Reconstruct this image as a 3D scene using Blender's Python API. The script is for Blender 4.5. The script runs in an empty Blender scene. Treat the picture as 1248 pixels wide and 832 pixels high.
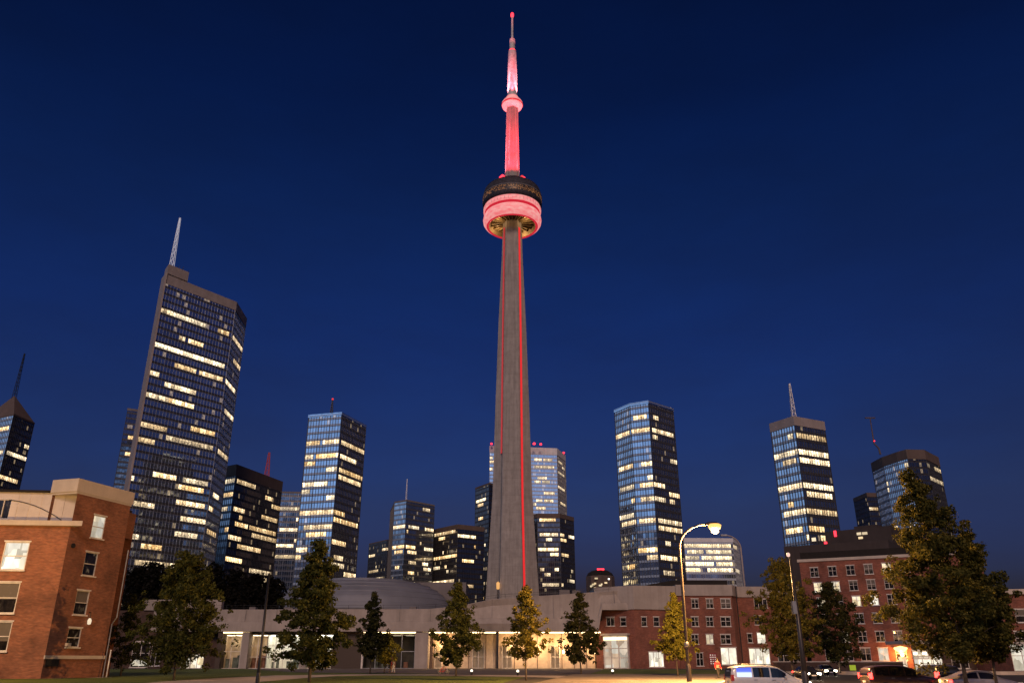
import bpy, bmesh, math, random
import numpy as np
from mathutils import Vector, Matrix
R = math.radians
sc = bpy.context.scene
C = sc.collection

# ------------------------------------------------------------------ camera, sky, sun, exposure
FPX, PITCH, EYE = 975.0, R(21.7), 1.65
cam = bpy.data.objects.new('camera', bpy.data.cameras.new('camera'))
C.objects.link(cam)
cam.location = (0, 0, EYE)
cam.rotation_euler = (R(90) + PITCH, 0, 0)
cam.data.sensor_fit = 'HORIZONTAL'
cam.data.sensor_width = 36
cam.data.lens = 36 * FPX / 1248
cam.data.clip_start, cam.data.clip_end = 0.1, 8000
sc.camera = cam

SUN_AZ, SUN_EL = R(178), R(30)           # azimuth from +Y towards +X: the soft late glow comes from behind the camera
sd = Vector((math.sin(SUN_AZ) * math.cos(SUN_EL), math.cos(SUN_AZ) * math.cos(SUN_EL), math.sin(SUN_EL)))
w = bpy.data.worlds.new("World"); sc.world = w; w.use_nodes = True
nt = w.node_tree; bg = nt.nodes['Background']
sky = nt.nodes.new('ShaderNodeTexSky'); sky.sky_type = 'NISHITA'; sky.sun_disc = False
sky.sun_elevation = R(0.3); sky.sun_rotation = SUN_AZ; sky.ozone_density = 4.0; sky.dust_density = 0.6; sky.air_density = 1.0
tc = nt.nodes.new('ShaderNodeTexCoord'); sx = nt.nodes.new('ShaderNodeSeparateXYZ')
nt.links.new(tc.outputs['Generated'], sx.inputs[0])
cr = nt.nodes.new('ShaderNodeValToRGB')                 # dusk: the zenith is darker and bluer than the horizon
cr.color_ramp.elements[0].position = 0.0; cr.color_ramp.elements[0].color = (0.45, 0.68, 1.95, 1)
cr.color_ramp.elements[1].position = 0.85; cr.color_ramp.elements[1].color = (0.16, 0.20, 0.38, 1)
for pos, col in ((0.17, (0.98, 0.76, 1.22, 1)), (0.36, (0.64, 0.62, 1.14, 1)), (0.50, (0.47, 0.55, 0.98, 1)), (0.61, (0.30, 0.37, 0.70, 1)), (0.72, (0.24, 0.31, 0.58, 1))):
    e = cr.color_ramp.elements.new(pos); e.color = col
nt.links.new(sx.outputs['Z'], cr.inputs[0])
mu = nt.nodes.new('ShaderNodeMix'); mu.data_type = 'RGBA'; mu.blend_type = 'MULTIPLY'; mu.inputs[0].default_value = 1
nt.links.new(sky.outputs[0], mu.inputs[6]); nt.links.new(cr.outputs[0], mu.inputs[7])
# pale blue western afterglow for the glass; unseen dark bank added to darken low reflections
def wm(op, a, b=None, c=None):
    x = nt.nodes.new('ShaderNodeMath'); x.operation = op
    for i, q in enumerate((a, b, c)):
        if q is None: continue
        if isinstance(q, (int, float)): x.inputs[i].default_value = q
        else: nt.links.new(q, x.inputs[i])
    return x.outputs[0]
GLOW = R(-128)
hl = wm('SQRT', wm('ADD', wm('MULTIPLY', sx.outputs['X'], sx.outputs['X']), wm('MULTIPLY', sx.outputs['Y'], sx.outputs['Y'])))
dt = wm('DIVIDE', wm('ADD', wm('MULTIPLY', sx.outputs['X'], math.sin(GLOW)), wm('MULTIPLY', sx.outputs['Y'], math.cos(GLOW))), wm('MAXIMUM', hl, .001))
def sstep(v, lo, hi):
    x = nt.nodes.new('ShaderNodeMapRange'); x.interpolation_type = 'SMOOTHSTEP'; nt.links.new(v, x.inputs[0]); x.inputs[1].default_value = lo; x.inputs[2].default_value = hi; return x.outputs[0]
cn = nt.nodes.new('ShaderNodeTexNoise'); cn.inputs['Scale'].default_value = 5.0; cn.inputs['Detail'].default_value = 3; nt.links.new(tc.outputs['Generated'], cn.inputs['Vector'])
zed = wm('ADD', sx.outputs['Z'], wm('MULTIPLY', wm('SUBTRACT', cn.outputs[0], .5), .17))
gl = wm('MULTIPLY', sstep(dt, -.02, .46), wm('MULTIPLY', sstep(zed, .09, .165), wm('SUBTRACT', 1.0, sstep(sx.outputs['Z'], .30, .62))))
bank = wm('SUBTRACT', 1.0, wm('MULTIPLY', sstep(dt, -.02, .46), wm('MULTIPLY', wm('SUBTRACT', 1.0, sstep(zed, .09, .165)), .75)))
m2 = nt.nodes.new('ShaderNodeMix'); m2.data_type = 'RGBA'; m2.blend_type = 'MULTIPLY'; m2.inputs[0].default_value = 1
nt.links.new(mu.outputs[2], m2.inputs[6]); nt.links.new(bank, m2.inputs[7])
m3 = nt.nodes.new('ShaderNodeMix'); m3.data_type = 'RGBA'; m3.blend_type = 'ADD'; m3.inputs[0].default_value = 1
gc = nt.nodes.new('ShaderNodeMix'); gc.data_type = 'RGBA'; gc.inputs[6].default_value = (0, 0, 0, 1); gc.inputs[7].default_value = (1.35, 2.15, 3.5, 1)
nt.links.new(gl, gc.inputs[0]); nt.links.new(m2.outputs[2], m3.inputs[6]); nt.links.new(gc.outputs[2], m3.inputs[7])
c2 = nt.nodes.new('ShaderNodeTexNoise'); c2.inputs['Scale'].default_value = 2.2; c2.inputs['Detail'].default_value = 5; c2.inputs['Roughness'].default_value = .6
c2m = nt.nodes.new('ShaderNodeMapping'); c2m.inputs['Scale'].default_value = (1, 1, 3.0); nt.links.new(tc.outputs['Generated'], c2m.inputs[0]); nt.links.new(c2m.outputs[0], c2.inputs['Vector'])
c2r = nt.nodes.new('ShaderNodeValToRGB'); c2r.color_ramp.elements[0].position = .34; c2r.color_ramp.elements[0].color = (1.0, .90, .86, 1); c2r.color_ramp.elements[1].position = .66; c2r.color_ramp.elements[1].color = (1.0, 1.08, 1.10, 1)
nt.links.new(c2.outputs[0], c2r.inputs[0])
m4 = nt.nodes.new('ShaderNodeMix'); m4.data_type = 'RGBA'; m4.blend_type = 'MULTIPLY'; m4.inputs[0].default_value = 1
nt.links.new(m3.outputs[2], m4.inputs[6]); nt.links.new(c2r.outputs[0], m4.inputs[7]); nt.links.new(m4.outputs[2], bg.inputs[0])
bg.inputs[1].default_value = 0.15

sl = bpy.data.lights.new('sun', 'SUN'); sl.energy = 1.30; sl.angle = R(14); sl.color = (1.0, 0.66, 0.47)
so = bpy.data.objects.new('sun', sl); C.objects.link(so)
so.rotation_euler = (-sd).to_track_quat('-Z', 'Y').to_euler()

sc.render.engine = 'CYCLES'
sc.view_settings.view_transform = 'Standard'; sc.view_settings.look = 'None'
sc.view_settings.exposure = 0; sc.view_settings.gamma = 1; sc.view_settings.use_curve_mapping = False
sc.cycles.use_denoising = True
sc.cycles.max_bounces = 6; sc.cycles.transparent_max_bounces = 8
sc.cycles.sample_clamp_indirect = 4.0
sc.cycles.caustics_reflective = False; sc.cycles.caustics_refractive = False

# ------------------------------------------------------------------ helpers
CT, ST = math.cos(PITCH), math.sin(PITCH)
def ray(px, py):
    u, v = (px - 624) / FPX, (416 - py) / FPX
    return Vector((u, CT - v * ST, ST + v * CT))
def at(px, py, Y):                       # point at depth Y
    d = ray(px, py); return Vector((d.x * Y / d.y, Y, EYE + d.z * Y / d.y))
def at_z(px, py, z):
    d = ray(px, py); t = (z - EYE) / d.z
    return Vector((d.x * t, d.y * t, z))
def gx(px, Y): return (px - 624) / FPX * Y / 1.0763
def zy(py, Y): return at(624, py, Y).z

def tag(o, label=None, cat=None, group=None, kind=None):
    if label: o['label'] = label
    if cat: o['category'] = cat
    if group: o['group'] = group
    if kind: o['kind'] = kind
    return o
def empty(name, loc, label, cat, group=None, rz=0):
    o = bpy.data.objects.new(name, None); C.objects.link(o)
    o.location = loc; o.rotation_euler = (0, 0, rz)
    return tag(o, label, cat, group)

class MB:
    """collects faces; build() links them as ONE mesh object"""
    def __init__(s): s.v = []; s.f = []; s.uv = []; s.has_uv = False
    def face(s, pts, uv=None):
        i = len(s.v); s.v += [tuple(p) for p in pts]; s.f.append(tuple(range(i, i + len(pts))))
        s.uv.append(uv if uv else [(0, 0)] * len(pts))
        if uv: s.has_uv = True
    def box(s, c, size, ang=0):
        hx, hy, hz = size[0] / 2, size[1] / 2, size[2] / 2
        ca, sa = math.cos(ang), math.sin(ang)
        def T(x, y, z): return (c[0] + x * ca - y * sa, c[1] + x * sa + y * ca, c[2] + z)
        p = [T(x, y, z) for z in (-hz, hz) for (x, y) in ((-hx, -hy), (hx, -hy), (hx, hy), (-hx, hy))]
        for q in ((3, 2, 1, 0), (4, 5, 6, 7), (0, 1, 5, 4), (1, 2, 6, 5), (2, 3, 7, 6), (3, 0, 4, 7)):
            s.face([p[k] for k in q])
        return s
    def beam(s, p0, p1, wd, ht=None):
        p0, p1 = Vector(p0), Vector(p1); d = (p1 - p0).normalized(); ht = ht or wd
        up = Vector((0, 0, 1)) if abs(d.z) < .95 else Vector((1, 0, 0))
        a = d.cross(up).normalized() * wd / 2; b = d.cross(a).normalized() * ht / 2
        q = [p0 + a + b, p0 - a + b, p0 - a - b, p0 + a - b, p1 + a + b, p1 - a + b, p1 - a - b, p1 + a - b]
        for f in ((0, 1, 2, 3), (7, 6, 5, 4), (0, 4, 5, 1), (1, 5, 6, 2), (2, 6, 7, 3), (3, 7, 4, 0)):
            s.face([q[k] for k in f])
        return s
    def prism(s, poly, z0, z1, cap=True, su=1.0, sv=1.0):
        n = len(poly); a = 0
        for i in range(n):
            p, q = poly[i], poly[(i + 1) % n]
            L = math.hypot(q[0] - p[0], q[1] - p[1])
            s.face([(p[0], p[1], z0), (q[0], q[1], z0), (q[0], q[1], z1), (p[0], p[1], z1)],
                   [(a / su, z0 / sv), ((a + L) / su, z0 / sv), ((a + L) / su, z1 / sv), (a / su, z1 / sv)])
            a += math.ceil(L / su) * su
        if cap:
            s.face([(p[0], p[1], z1) for p in poly], [(p[0] / su, p[1] / sv) for p in poly])
            s.face([(p[0], p[1], z0) for p in reversed(poly)], [(p[0] / su, p[1] / sv) for p in reversed(poly)])
        return s
    def tube(s, path, rad, n=10, caps=True):
        path = [Vector(p) for p in path]
        if not hasattr(rad, '__len__'): rad = [rad] * len(path)
        rings = []
        for i, p in enumerate(path):
            d = (path[min(i + 1, len(path) - 1)] - path[max(i - 1, 0)]).normalized()
            up = Vector((1, 0, 0)) if abs(d.x) < .9 else Vector((0, 1, 0))
            a = d.cross(up).normalized(); b = d.cross(a).normalized()
            rings.append([p + (a * math.cos(2 * math.pi * k / n) + b * math.sin(2 * math.pi * k / n)) * rad[i] for k in range(n)])
        base = len(s.v)
        for r in rings: s.v += [tuple(q) for q in r]
        for i in range(len(rings) - 1):
            for k in range(n):
                s.f.append((base + i * n + k, base + (i + 1) * n + k, base + (i + 1) * n + (k + 1) % n, base + i * n + (k + 1) % n)); s.uv.append([(0, 0)] * 4)
        if caps:
            s.f.append(tuple(base + k for k in range(n))); s.uv.append([(0, 0)] * n)
            s.f.append(tuple(base + (len(rings) - 1) * n + k for k in reversed(range(n)))); s.uv.append([(0, 0)] * n)
        return s
    def lathe(s, prof, c, n=64):
        base = len(s.v)
        for r, z in prof:
            s.v += [(c[0] + r * math.cos(2 * math.pi * k / n), c[1] + r * math.sin(2 * math.pi * k / n), c[2] + z) for k in range(n)]
        for i in range(len(prof) - 1):
            for k in range(n):
                k2 = (k + 1) % n
                s.f.append((base + i * n + k, base + i * n + k2, base + (i + 1) * n + k2, base + (i + 1) * n + k))
                s.uv.append([(k, i), (k + 1, i), (k + 1, i + 1), (k, i + 1)])
        s.has_uv = True
        return s
    def build(s, name, mat, parent=None, smooth=False, world=True, auto=None):
        me = bpy.data.meshes.new(name); me.from_pydata(s.v, [], s.f)
        if s.has_uv:
            ul = me.uv_layers.new(name='UVMap')
            ul.data.foreach_set('uv', [c for f in s.uv for p in f for c in p])
        me.materials.append(mat)
        if smooth: me.polygons.foreach_set('use_smooth', [True] * len(me.polygons))
        me.update()
        if auto:
            me.set_sharp_from_angle(angle=R(auto))
        o = bpy.data.objects.new(name, me); C.objects.link(o)
        if parent:
            o.parent = parent
            if world: o.matrix_parent_inverse = parent_inv(parent)
        return o
def parent_inv(p):
    m = Matrix.LocRotScale(p.location, p.rotation_euler, p.scale)
    if p.parent: m = p.parent.matrix_parent_inverse.inverted() @ Matrix() if False else m
    q = p.parent
    return m.inverted() if q is None else (world_m(p)).inverted()
def world_m(p):
    m = Matrix.LocRotScale(p.location, p.rotation_euler, p.scale)
    return m if p.parent is None else world_m(p.parent) @ p.matrix_parent_inverse @ m

# ------------------------------------------------------------------ materials
M = {}
class NT:
    def __init__(s, name):
        s.m = bpy.data.materials.new(name); s.m.use_nodes = True
        s.t = s.m.node_tree; s.b = s.t.nodes['Principled BSDF']; s.out = s.t.nodes['Material Output']
    def n(s, typ, **kw):
        x = s.t.nodes.new('ShaderNode' + typ)
        for k, v in kw.items():
            if k.startswith('i_'):
                x.inputs[int(k[2:])].default_value = v
            else: setattr(x, k, v)
        return x
    def l(s, a, b): s.t.links.new(a, b)
    def ramp(s, fac, stops, interp='LINEAR'):
        r = s.n('ValToRGB'); r.color_ramp.interpolation = interp; el = r.color_ramp.elements
        el[0].position, el[0].color = stops[0][0], (*stops[0][1], 1)
        el[1].position, el[1].color = stops[-1][0], (*stops[-1][1], 1)
        for p, c in stops[1:-1]:
            e = el.new(p); e.color = (*c, 1)
        s.l(fac, r.inputs[0]); return r.outputs[0]
    def math(s, op, a, b=None, c=None):
        x = s.n('Math', operation=op)
        for i, q in enumerate((a, b, c)):
            if q is None: continue
            if isinstance(q, (int, float)): x.inputs[i].default_value = q
            else: s.l(q, x.inputs[i])
        return x.outputs[0]
    def mix(s, fac, a, b, blend='MIX'):
        x = s.n('Mix', data_type='RGBA', blend_type=blend)
        for i, q in ((0, fac), (6, a), (7, b)):
            if isinstance(q, (int, float)): x.inputs[i].default_value = q
            elif isinstance(q, tuple): x.inputs[i].default_value = (*q, 1)
            else: s.l(q, x.inputs[i])
        return x.outputs[2]
    def set(s, **kw):
        for k, v in kw.items():
            inp = s.b.inputs[k.replace('_', ' ')]
            if isinstance(v, tuple) and len(v) == 3: v = (*v, 1)
            if hasattr(v, 'is_linked'): s.l(v, inp)
            else: inp.default_value = v
        return s

def simple(name, col, rough=.6, metal=0, noise=0.25, scale=1.5, bump=0):
    t = NT(name)
    tcn = t.n('TexCoord'); nz = t.n('TexNoise'); nz.inputs['Scale'].default_value = scale; nz.inputs['Detail'].default_value = 6
    t.l(tcn.outputs['Object'], nz.inputs['Vector'])
    lo = tuple(c * (1 - noise) for c in col); hi = tuple(min(1, c * (1 + noise)) for c in col)
    t.set(Base_Color=t.ramp(nz.outputs[0], [(.3, lo), (.7, hi)]), Roughness=rough, Metallic=metal)
    if bump:
        bp = t.n('Bump'); bp.inputs['Strength'].default_value = bump; bp.inputs['Distance'].default_value = .05
        t.l(nz.outputs[0], bp.inputs['Height']); t.l(bp.outputs[0], t.b.inputs['Normal'])
    return t.m
def emit(name, col, strength, base=(.02, .02, .02), sample=True, rough=.4):
    t = NT(name); t.set(Base_Color=base, Roughness=rough, Emission_Color=col, Emission_Strength=strength)
    if not sample: t.m.cycles.emission_sampling = 'NONE'
    return t.m

def glass_wall(name, tint, refl, spandrel, dim=0.02, rough=.05, frac=.34, dimcol=(1, .72, .4)):
    """curtain wall: UV in cells (bay, floor); every pane tilts and tints a little differently"""
    t = NT(name); uv = t.n('UVMap')
    fl = t.n('VectorMath', operation='FLOOR'); t.l(uv.outputs[0], fl.inputs[0])
    wn = t.n('TexWhiteNoise', noise_dimensions='3D'); t.l(fl.outputs[0], wn.inputs['Vector'])
    fr = t.n('VectorMath', operation='FRACTION'); t.l(uv.outputs[0], fr.inputs[0])
    sp = t.n('SeparateXYZ'); t.l(fr.outputs[0], sp.inputs[0])
    is_sp = t.math('LESS_THAN', sp.outputs['Y'], frac)
    big = t.n('TexNoise', noise_dimensions='3D'); big.inputs['Scale'].default_value = .13; big.inputs['Detail'].default_value = 2
    t.l(fl.outputs[0], big.inputs['Vector'])
    val = t.math('ADD', t.math('MULTIPLY', wn.outputs[0], .55), t.math('MULTIPLY', big.outputs[0], .9))
    pane = t.ramp(val, [(.3, tuple(c * .72 for c in refl)), (1.0, tuple(min(1, c * 1.15) for c in refl))])
    col = t.mix(is_sp, pane, spandrel)
    gm = t.n('NewGeometry')
    off = t.n('VectorMath', operation='SUBTRACT'); t.l(wn.outputs['Color'], off.inputs[0]); off.inputs[1].default_value = (.5, .5, .5)
    scl = t.n('VectorMath', operation='SCALE'); t.l(off.outputs[0], scl.inputs[0]); scl.inputs['Scale'].default_value = .016
    add = t.n('VectorMath', operation='ADD'); t.l(gm.outputs['Normal'], add.inputs[0]); t.l(scl.outputs[0], add.inputs[1])
    nrm = t.n('VectorMath', operation='NORMALIZE'); t.l(add.outputs[0], nrm.inputs[0])
    t.l(nrm.outputs[0], t.b.inputs['Normal'])
    ro = t.math('ADD', t.math('MULTIPLY', is_sp, .22), rough)
    t.set(Base_Color=col, Metallic=t.math('SUBTRACT', .92, t.math('MULTIPLY', is_sp, .6)), Roughness=ro)
    w2 = t.n('TexWhiteNoise', noise_dimensions='3D'); a2 = t.n('VectorMath', operation='ADD'); t.l(fl.outputs[0], a2.inputs[0]); a2.inputs[1].default_value = (7.3, 3.1, 5)
    t.l(a2.outputs[0], w2.inputs['Vector'])
    lit = t.math('MULTIPLY', t.math('GREATER_THAN', w2.outputs[0], 1 - dim), t.math('SUBTRACT', 1, is_sp))
    fine = t.n('TexNoise'); fine.inputs['Scale'].default_value = 3.0; t.l(uv.outputs[0], fine.inputs['Vector'])
    st = t.math('MULTIPLY', lit, t.math('MULTIPLY', t.math('SUBTRACT', fine.outputs[0], .25), .9))
    t.set(Emission_Color=dimcol, Emission_Strength=st)
    t.m.cycles.emission_sampling = 'NONE'
    return t.m

def lit_strip(name, col, strength):
    """a run of lit office panes: bright ceilings, uneven rooms, furniture in front of the light. UV in cells"""
    t = NT(name); uv = t.n('UVMap')
    fl = t.n('VectorMath', operation='FLOOR'); t.l(uv.outputs[0], fl.inputs[0])
    wn = t.n('TexWhiteNoise', noise_dimensions='3D'); t.l(fl.outputs[0], wn.inputs['Vector'])
    fr = t.n('VectorMath', operation='FRACTION'); t.l(uv.outputs[0], fr.inputs[0])
    sp = t.n('SeparateXYZ'); t.l(fr.outputs[0], sp.inputs[0])
    mp = t.n('Mapping'); mp.inputs['Scale'].default_value = (2.3, 3.5, 1); t.l(uv.outputs[0], mp.inputs[0])
    nz = t.n('TexNoise'); nz.inputs['Scale'].default_value = .9; nz.inputs['Detail'].default_value = 2.5; nz.inputs['Roughness'].default_value = .6
    t.l(mp.outputs[0], nz.inputs['Vector'])
    ceil = t.math('ADD', t.math('MULTIPLY', sp.outputs['Y'], .7), .55)
    grp = t.n('TexNoise'); grp.inputs['Scale'].default_value = .31; grp.inputs['Detail'].default_value = 1; t.l(fl.outputs[0], grp.inputs['Vector'])
    room = t.math('ADD', t.math('MULTIPLY', t.math('POWER', wn.outputs[0], 1.5), 1.0), t.math('MULTIPLY', grp.outputs[0], 1.1))
    furn = t.math('MULTIPLY', t.math('MAXIMUM', t.math('SUBTRACT', nz.outputs[0], .3), .025), 4.6)
    st = t.math('MULTIPLY', t.math('MULTIPLY', ceil, room), t.math('MULTIPLY', furn, strength))
    oi = t.n('ObjectInfo'); r7 = t.math('FRACT', t.math('MULTIPLY', oi.outputs['Random'], 37.7))
    strength_ = t.math('ADD', t.math('MULTIPLY', oi.outputs['Random'], .9), .5); st = t.math('MULTIPLY', st, strength_)
    hue = t.mix(r7, t.mix(wn.outputs[0], col, (1.0, .70, .36)), (1.0, .80, .52))
    t.set(Base_Color=(.03, .03, .03), Roughness=.1, Emission_Color=hue, Emission_Strength=st)
    t.m.cycles.emission_sampling = 'NONE'
    return t.m

def brick(name, c1, c2, mortar, uvscale=1.0):
    t = NT(name); uv = t.n('UVMap')
    b = t.n('TexBrick'); b.inputs['Color1'].default_value = (*c1, 1); b.inputs['Color2'].default_value = (*c2, 1); b.inputs['Mortar'].default_value = (*mortar, 1)
    b.inputs['Scale'].default_value = 1.0; b.inputs['Mortar Size'].default_value = .012; b.inputs['Brick Width'].default_value = .25; b.inputs['Row Height'].default_value = .085
    t.l(uv.outputs[0], b.inputs['Vector'])
    nz = t.n('TexNoise'); nz.inputs['Scale'].default_value = .35; nz.inputs['Detail'].default_value = 7; nz.inputs['Roughness'].default_value = .65; t.l(uv.outputs[0], nz.inputs['Vector'])
    mp = t.n('Mapping'); mp.inputs['Scale'].default_value = (.9, 3.2, 1); t.l(uv.outputs[0], mp.inputs[0])
    n2 = t.n('TexNoise'); n2.inputs['Scale'].default_value = 1.6; n2.inputs['Detail'].default_value = 3; t.l(mp.outputs[0], n2.inputs['Vector'])
    g = t.ramp(nz.outputs[0], [(.28, (.46, .44, .42)), (.5, (.95, .95, .95)), (.72, (1.28, 1.24, 1.16))])
    g2 = t.ramp(n2.outputs[0], [(.3, (.75, .72, .7)), (.7, (1.18, 1.18, 1.18))])
    t.set(Base_Color=t.mix(1.0, t.mix(1.0, b.outputs['Color'], g, 'MULTIPLY'), g2, 'MULTIPLY'), Roughness=.85)
    bp = t.n('Bump'); bp.inputs['Strength'].default_value = .5; bp.inputs['Distance'].default_value = .02
    t.l(b.outputs['Fac'], bp.inputs['Height']); bp.invert = True; t.l(bp.outputs[0], t.b.inputs['Normal'])
    return t.m

def concrete(name, col, streak=.35, rows=0):
    t = NT(name); tcn = t.n('TexCoord')
    mp = t.n('Mapping'); mp.inputs['Scale'].default_value = (.6, .6, .035); t.l(tcn.outputs['Object'], mp.inputs[0])
    nz = t.n('TexNoise'); nz.inputs['Scale'].default_value = 1; nz.inputs['Detail'].default_value = 6; nz.inputs['Roughness'].default_value = .65; t.l(mp.outputs[0], nz.inputs['Vector'])
    n2 = t.n('TexNoise'); n2.inputs['Scale'].default_value = .25; n2.inputs['Detail'].default_value = 8; n2.inputs['Roughness'].default_value = .7; t.l(tcn.outputs['Object'], n2.inputs['Vector'])
    g = t.ramp(nz.outputs[0], [(.3, tuple(c * (1 - streak) for c in col)), (.7, tuple(min(1, c * (1 + streak * .6)) for c in col))])
    g2 = t.ramp(n2.outputs[0], [(.3, (.8, .8, .8)), (.7, (1.1, 1.1, 1.1))])
    c = t.mix(1.0, g, g2, 'MULTIPLY')
    if rows:
        sp = t.n('SeparateXYZ'); t.l(tcn.outputs['Object'], sp.inputs[0])
        fz = t.math('FRACT', t.math('DIVIDE', sp.outputs['Z'], rows))
        line = t.math('LESS_THAN', fz, .07)
        wnz = t.n('TexWhiteNoise', noise_dimensions='1D'); t.l(t.math('FLOOR', t.math('DIVIDE', sp.outputs['Z'], rows)), wnz.inputs['W'])
        lift = t.math('ADD', t.math('MULTIPLY', wnz.outputs[0], .07), .965)
        c = t.mix(1.0, c, lift, 'MULTIPLY')
        c = t.mix(t.math('MULTIPLY', line, .12), c, (.08, .075, .07))
    t.set(Base_Color=c, Roughness=.88)
    bp = t.n('Bump'); bp.inputs['Strength'].default_value = .3; bp.inputs['Distance'].default_value = .15; t.l(n2.outputs[0], bp.inputs['Height']); t.l(bp.outputs[0], t.b.inputs['Normal'])
    return t.m

def leaf_mat(name, c1, c2, c3):
    t = NT(name); gm = t.n('NewGeometry')
    col = t.ramp(gm.outputs['Random Per Island'], [(0, c1), (.55, c2), (1, c3)])
    t.set(Base_Color=col, Roughness=.75)
    t.b.inputs['Specular IOR Level'].default_value = .25
    tr = t.n('BsdfTranslucent'); t.l(col, tr.inputs[0]); mx = t.n('MixShader'); mx.inputs[0].default_value = .35
    t.l(t.b.outputs[0], mx.inputs[1]); t.l(tr.outputs[0], mx.inputs[2]); t.l(mx.outputs[0], t.out.inputs[0])
    return t.m

def pane_lit(name, col, strength, scale=1.0):
    """a lit room behind a window: blinds, lamps, furniture; differs from window to window"""
    t = NT(name); tcn = t.n('TexCoord'); oi = t.n('ObjectInfo')
    ad = t.n('VectorMath', operation='ADD'); t.l(tcn.outputs['Object'], ad.inputs[0])
    cb = t.n('CombineXYZ'); t.l(t.math('MULTIPLY', oi.outputs['Random'], 57), cb.inputs[0]); t.l(t.math('MULTIPLY', oi.outputs['Random'], 31), cb.inputs[2]); t.l(cb.outputs[0], ad.inputs[1])
    mp = t.n('Mapping'); mp.inputs['Scale'].default_value = (scale, scale, scale * .6); t.l(ad.outputs[0], mp.inputs[0])
    nz = t.n('TexNoise'); nz.inputs['Scale'].default_value = 1.3; nz.inputs['Detail'].default_value = 3; t.l(mp.outputs[0], nz.inputs['Vector'])
    vo = t.n('TexVoronoi', distance='CHEBYCHEV'); vo.inputs['Scale'].default_value = 1.1; t.l(mp.outputs[0], vo.inputs['Vector'])
    sp = t.n('SeparateXYZ'); t.l(vo.outputs['Color'], sp.inputs[0])
    a = t.math('MULTIPLY', t.math('ADD', t.math('MULTIPLY', sp.outputs['X'], .7), .45), t.math('ADD', t.math('MULTIPLY', nz.outputs[0], 1.0), .45))
    rnd = t.math('ADD', t.math('MULTIPLY', oi.outputs['Random'], .6), .6)
    t.set(Base_Color=(.04, .04, .04), Roughness=.08, Emission_Color=t.mix(sp.outputs['Y'], col, (1, .93, .78)),
          Emission_Strength=t.math('MULTIPLY', t.math('MULTIPLY', a, rnd), strength))
    t.m.cycles.emission_sampling = 'NONE'
    return t.m

def pane_dark(name):
    """an unlit window: black glass, in some a pale blind drawn part of the way down"""
    t = NT(name); tcn = t.n('TexCoord'); oi = t.n('ObjectInfo'); sp = t.n('SeparateXYZ'); t.l(tcn.outputs['Object'], sp.inputs[0])
    r2 = t.math('FRACT', t.math('MULTIPLY', oi.outputs['Random'], 13.7)); r3 = t.math('FRACT', t.math('MULTIPLY', oi.outputs['Random'], 71.3))
    blind = t.math('MULTIPLY', t.math('GREATER_THAN', sp.outputs['Z'], t.math('ADD', t.math('MULTIPLY', r2, 1.8), .35)), t.math('LESS_THAN', r3, .55))
    mp = t.n('Mapping'); mp.inputs['Scale'].default_value = (1.2, 1, .8); ad = t.n('VectorMath', operation='ADD'); t.l(tcn.outputs['Object'], ad.inputs[0])
    cb = t.n('CombineXYZ'); t.l(t.math('MULTIPLY', oi.outputs['Random'], 91), cb.inputs[0]); t.l(cb.outputs[0], ad.inputs[1]); t.l(ad.outputs[0], mp.inputs[0])
    nz = t.n('TexNoise'); nz.inputs['Scale'].default_value = 1.4; nz.inputs['Detail'].default_value = 4; t.l(mp.outputs[0], nz.inputs['Vector'])
    dark = t.ramp(nz.outputs[0], [(.35, (.006, .006, .008)), (.7, (.035, .03, .028))])
    t.set(Base_Color=t.mix(blind, dark, (.16, .14, .12)), Roughness=.06, IOR=1.6, Emission_Color=(1, .72, .4),
          Emission_Strength=t.math('MULTIPLY', t.math('MAXIMUM', t.math('SUBTRACT', nz.outputs[0], .58), 0), t.math('MULTIPLY', r3, 1.2)))
    t.m.cycles.emission_sampling = 'NONE'
    return t.m

def clear_glass(name):
    t = NT(name); tr = t.n('BsdfTransparent'); tr.inputs[0].default_value = (.9, .93, .92, 1)
    gl = t.n('BsdfGlossy'); gl.inputs['Roughness'].default_value = .03
    fr = t.n('Fresnel'); fr.inputs[0].default_value = 1.5; mx = t.n('MixShader')
    t.l(fr.outputs[0], mx.inputs[0]); t.l(tr.outputs[0], mx.inputs[1]); t.l(gl.outputs[0], mx.inputs[2]); t.l(mx.outputs[0], t.out.inputs[0])
    return t.m

M['steel'] = simple('dark_steel', (.03, .03, .032), .45, .6)
M['pole'] = simple('painted_pole', (.07, .055, .045), .4, .3)
M['galv'] = simple('galvanised', (.3, .3, .3), .45, .7)
M['mast_white'] = simple('pale_mast', (.7, .7, .72), .5, .2)
M['mullion'] = simple('mullion_metal', (.10, .10, .11), .4, .6)
M['mullion_pale'] = simple('pale_mullion', (.32, .33, .36), .4, .5)
M['dark_roof'] = simple('dark_roof', (.012, .009, .008), .9)
M['brown_clad'] = concrete('brown_cladding', (.14, .10, .085), .15)
M['dark_clad'] = concrete('dark_cladding', (.055, .042, .04), .15)
M['grey_clad'] = concrete('grey_cladding', (.20, .18, .18), .15)
M['pale_clad'] = concrete('pale_cladding', (.36, .31, .30), .12)
M['white_clad'] = concrete('white_cladding', (.78, .78, .80), .08)
M['tower_concrete'] = concrete('slipformed_concrete', (.39, .352, .325), .26, 6.0)
M['fascia'] = concrete('pale_precast', (.39, .34, .31), .2)
M['stone'] = concrete('stone_trim', (.55, .48, .42), .12)
M['attic'] = concrete('painted_attic_panels', (.62, .56, .53), .10)
M['brick_a'] = brick('orange_brick', (.34, .10, .042), (.22, .065, .027), (.26, .17, .12))
M['brick_b'] = brick('red_brick', (.33, .098, .060), (.23, .068, .044), (.20, .12, .09))
M['brick_d'] = brick('dark_brick', (.10, .05, .035), (.07, .035, .025), (.08, .06, .05))
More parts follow.
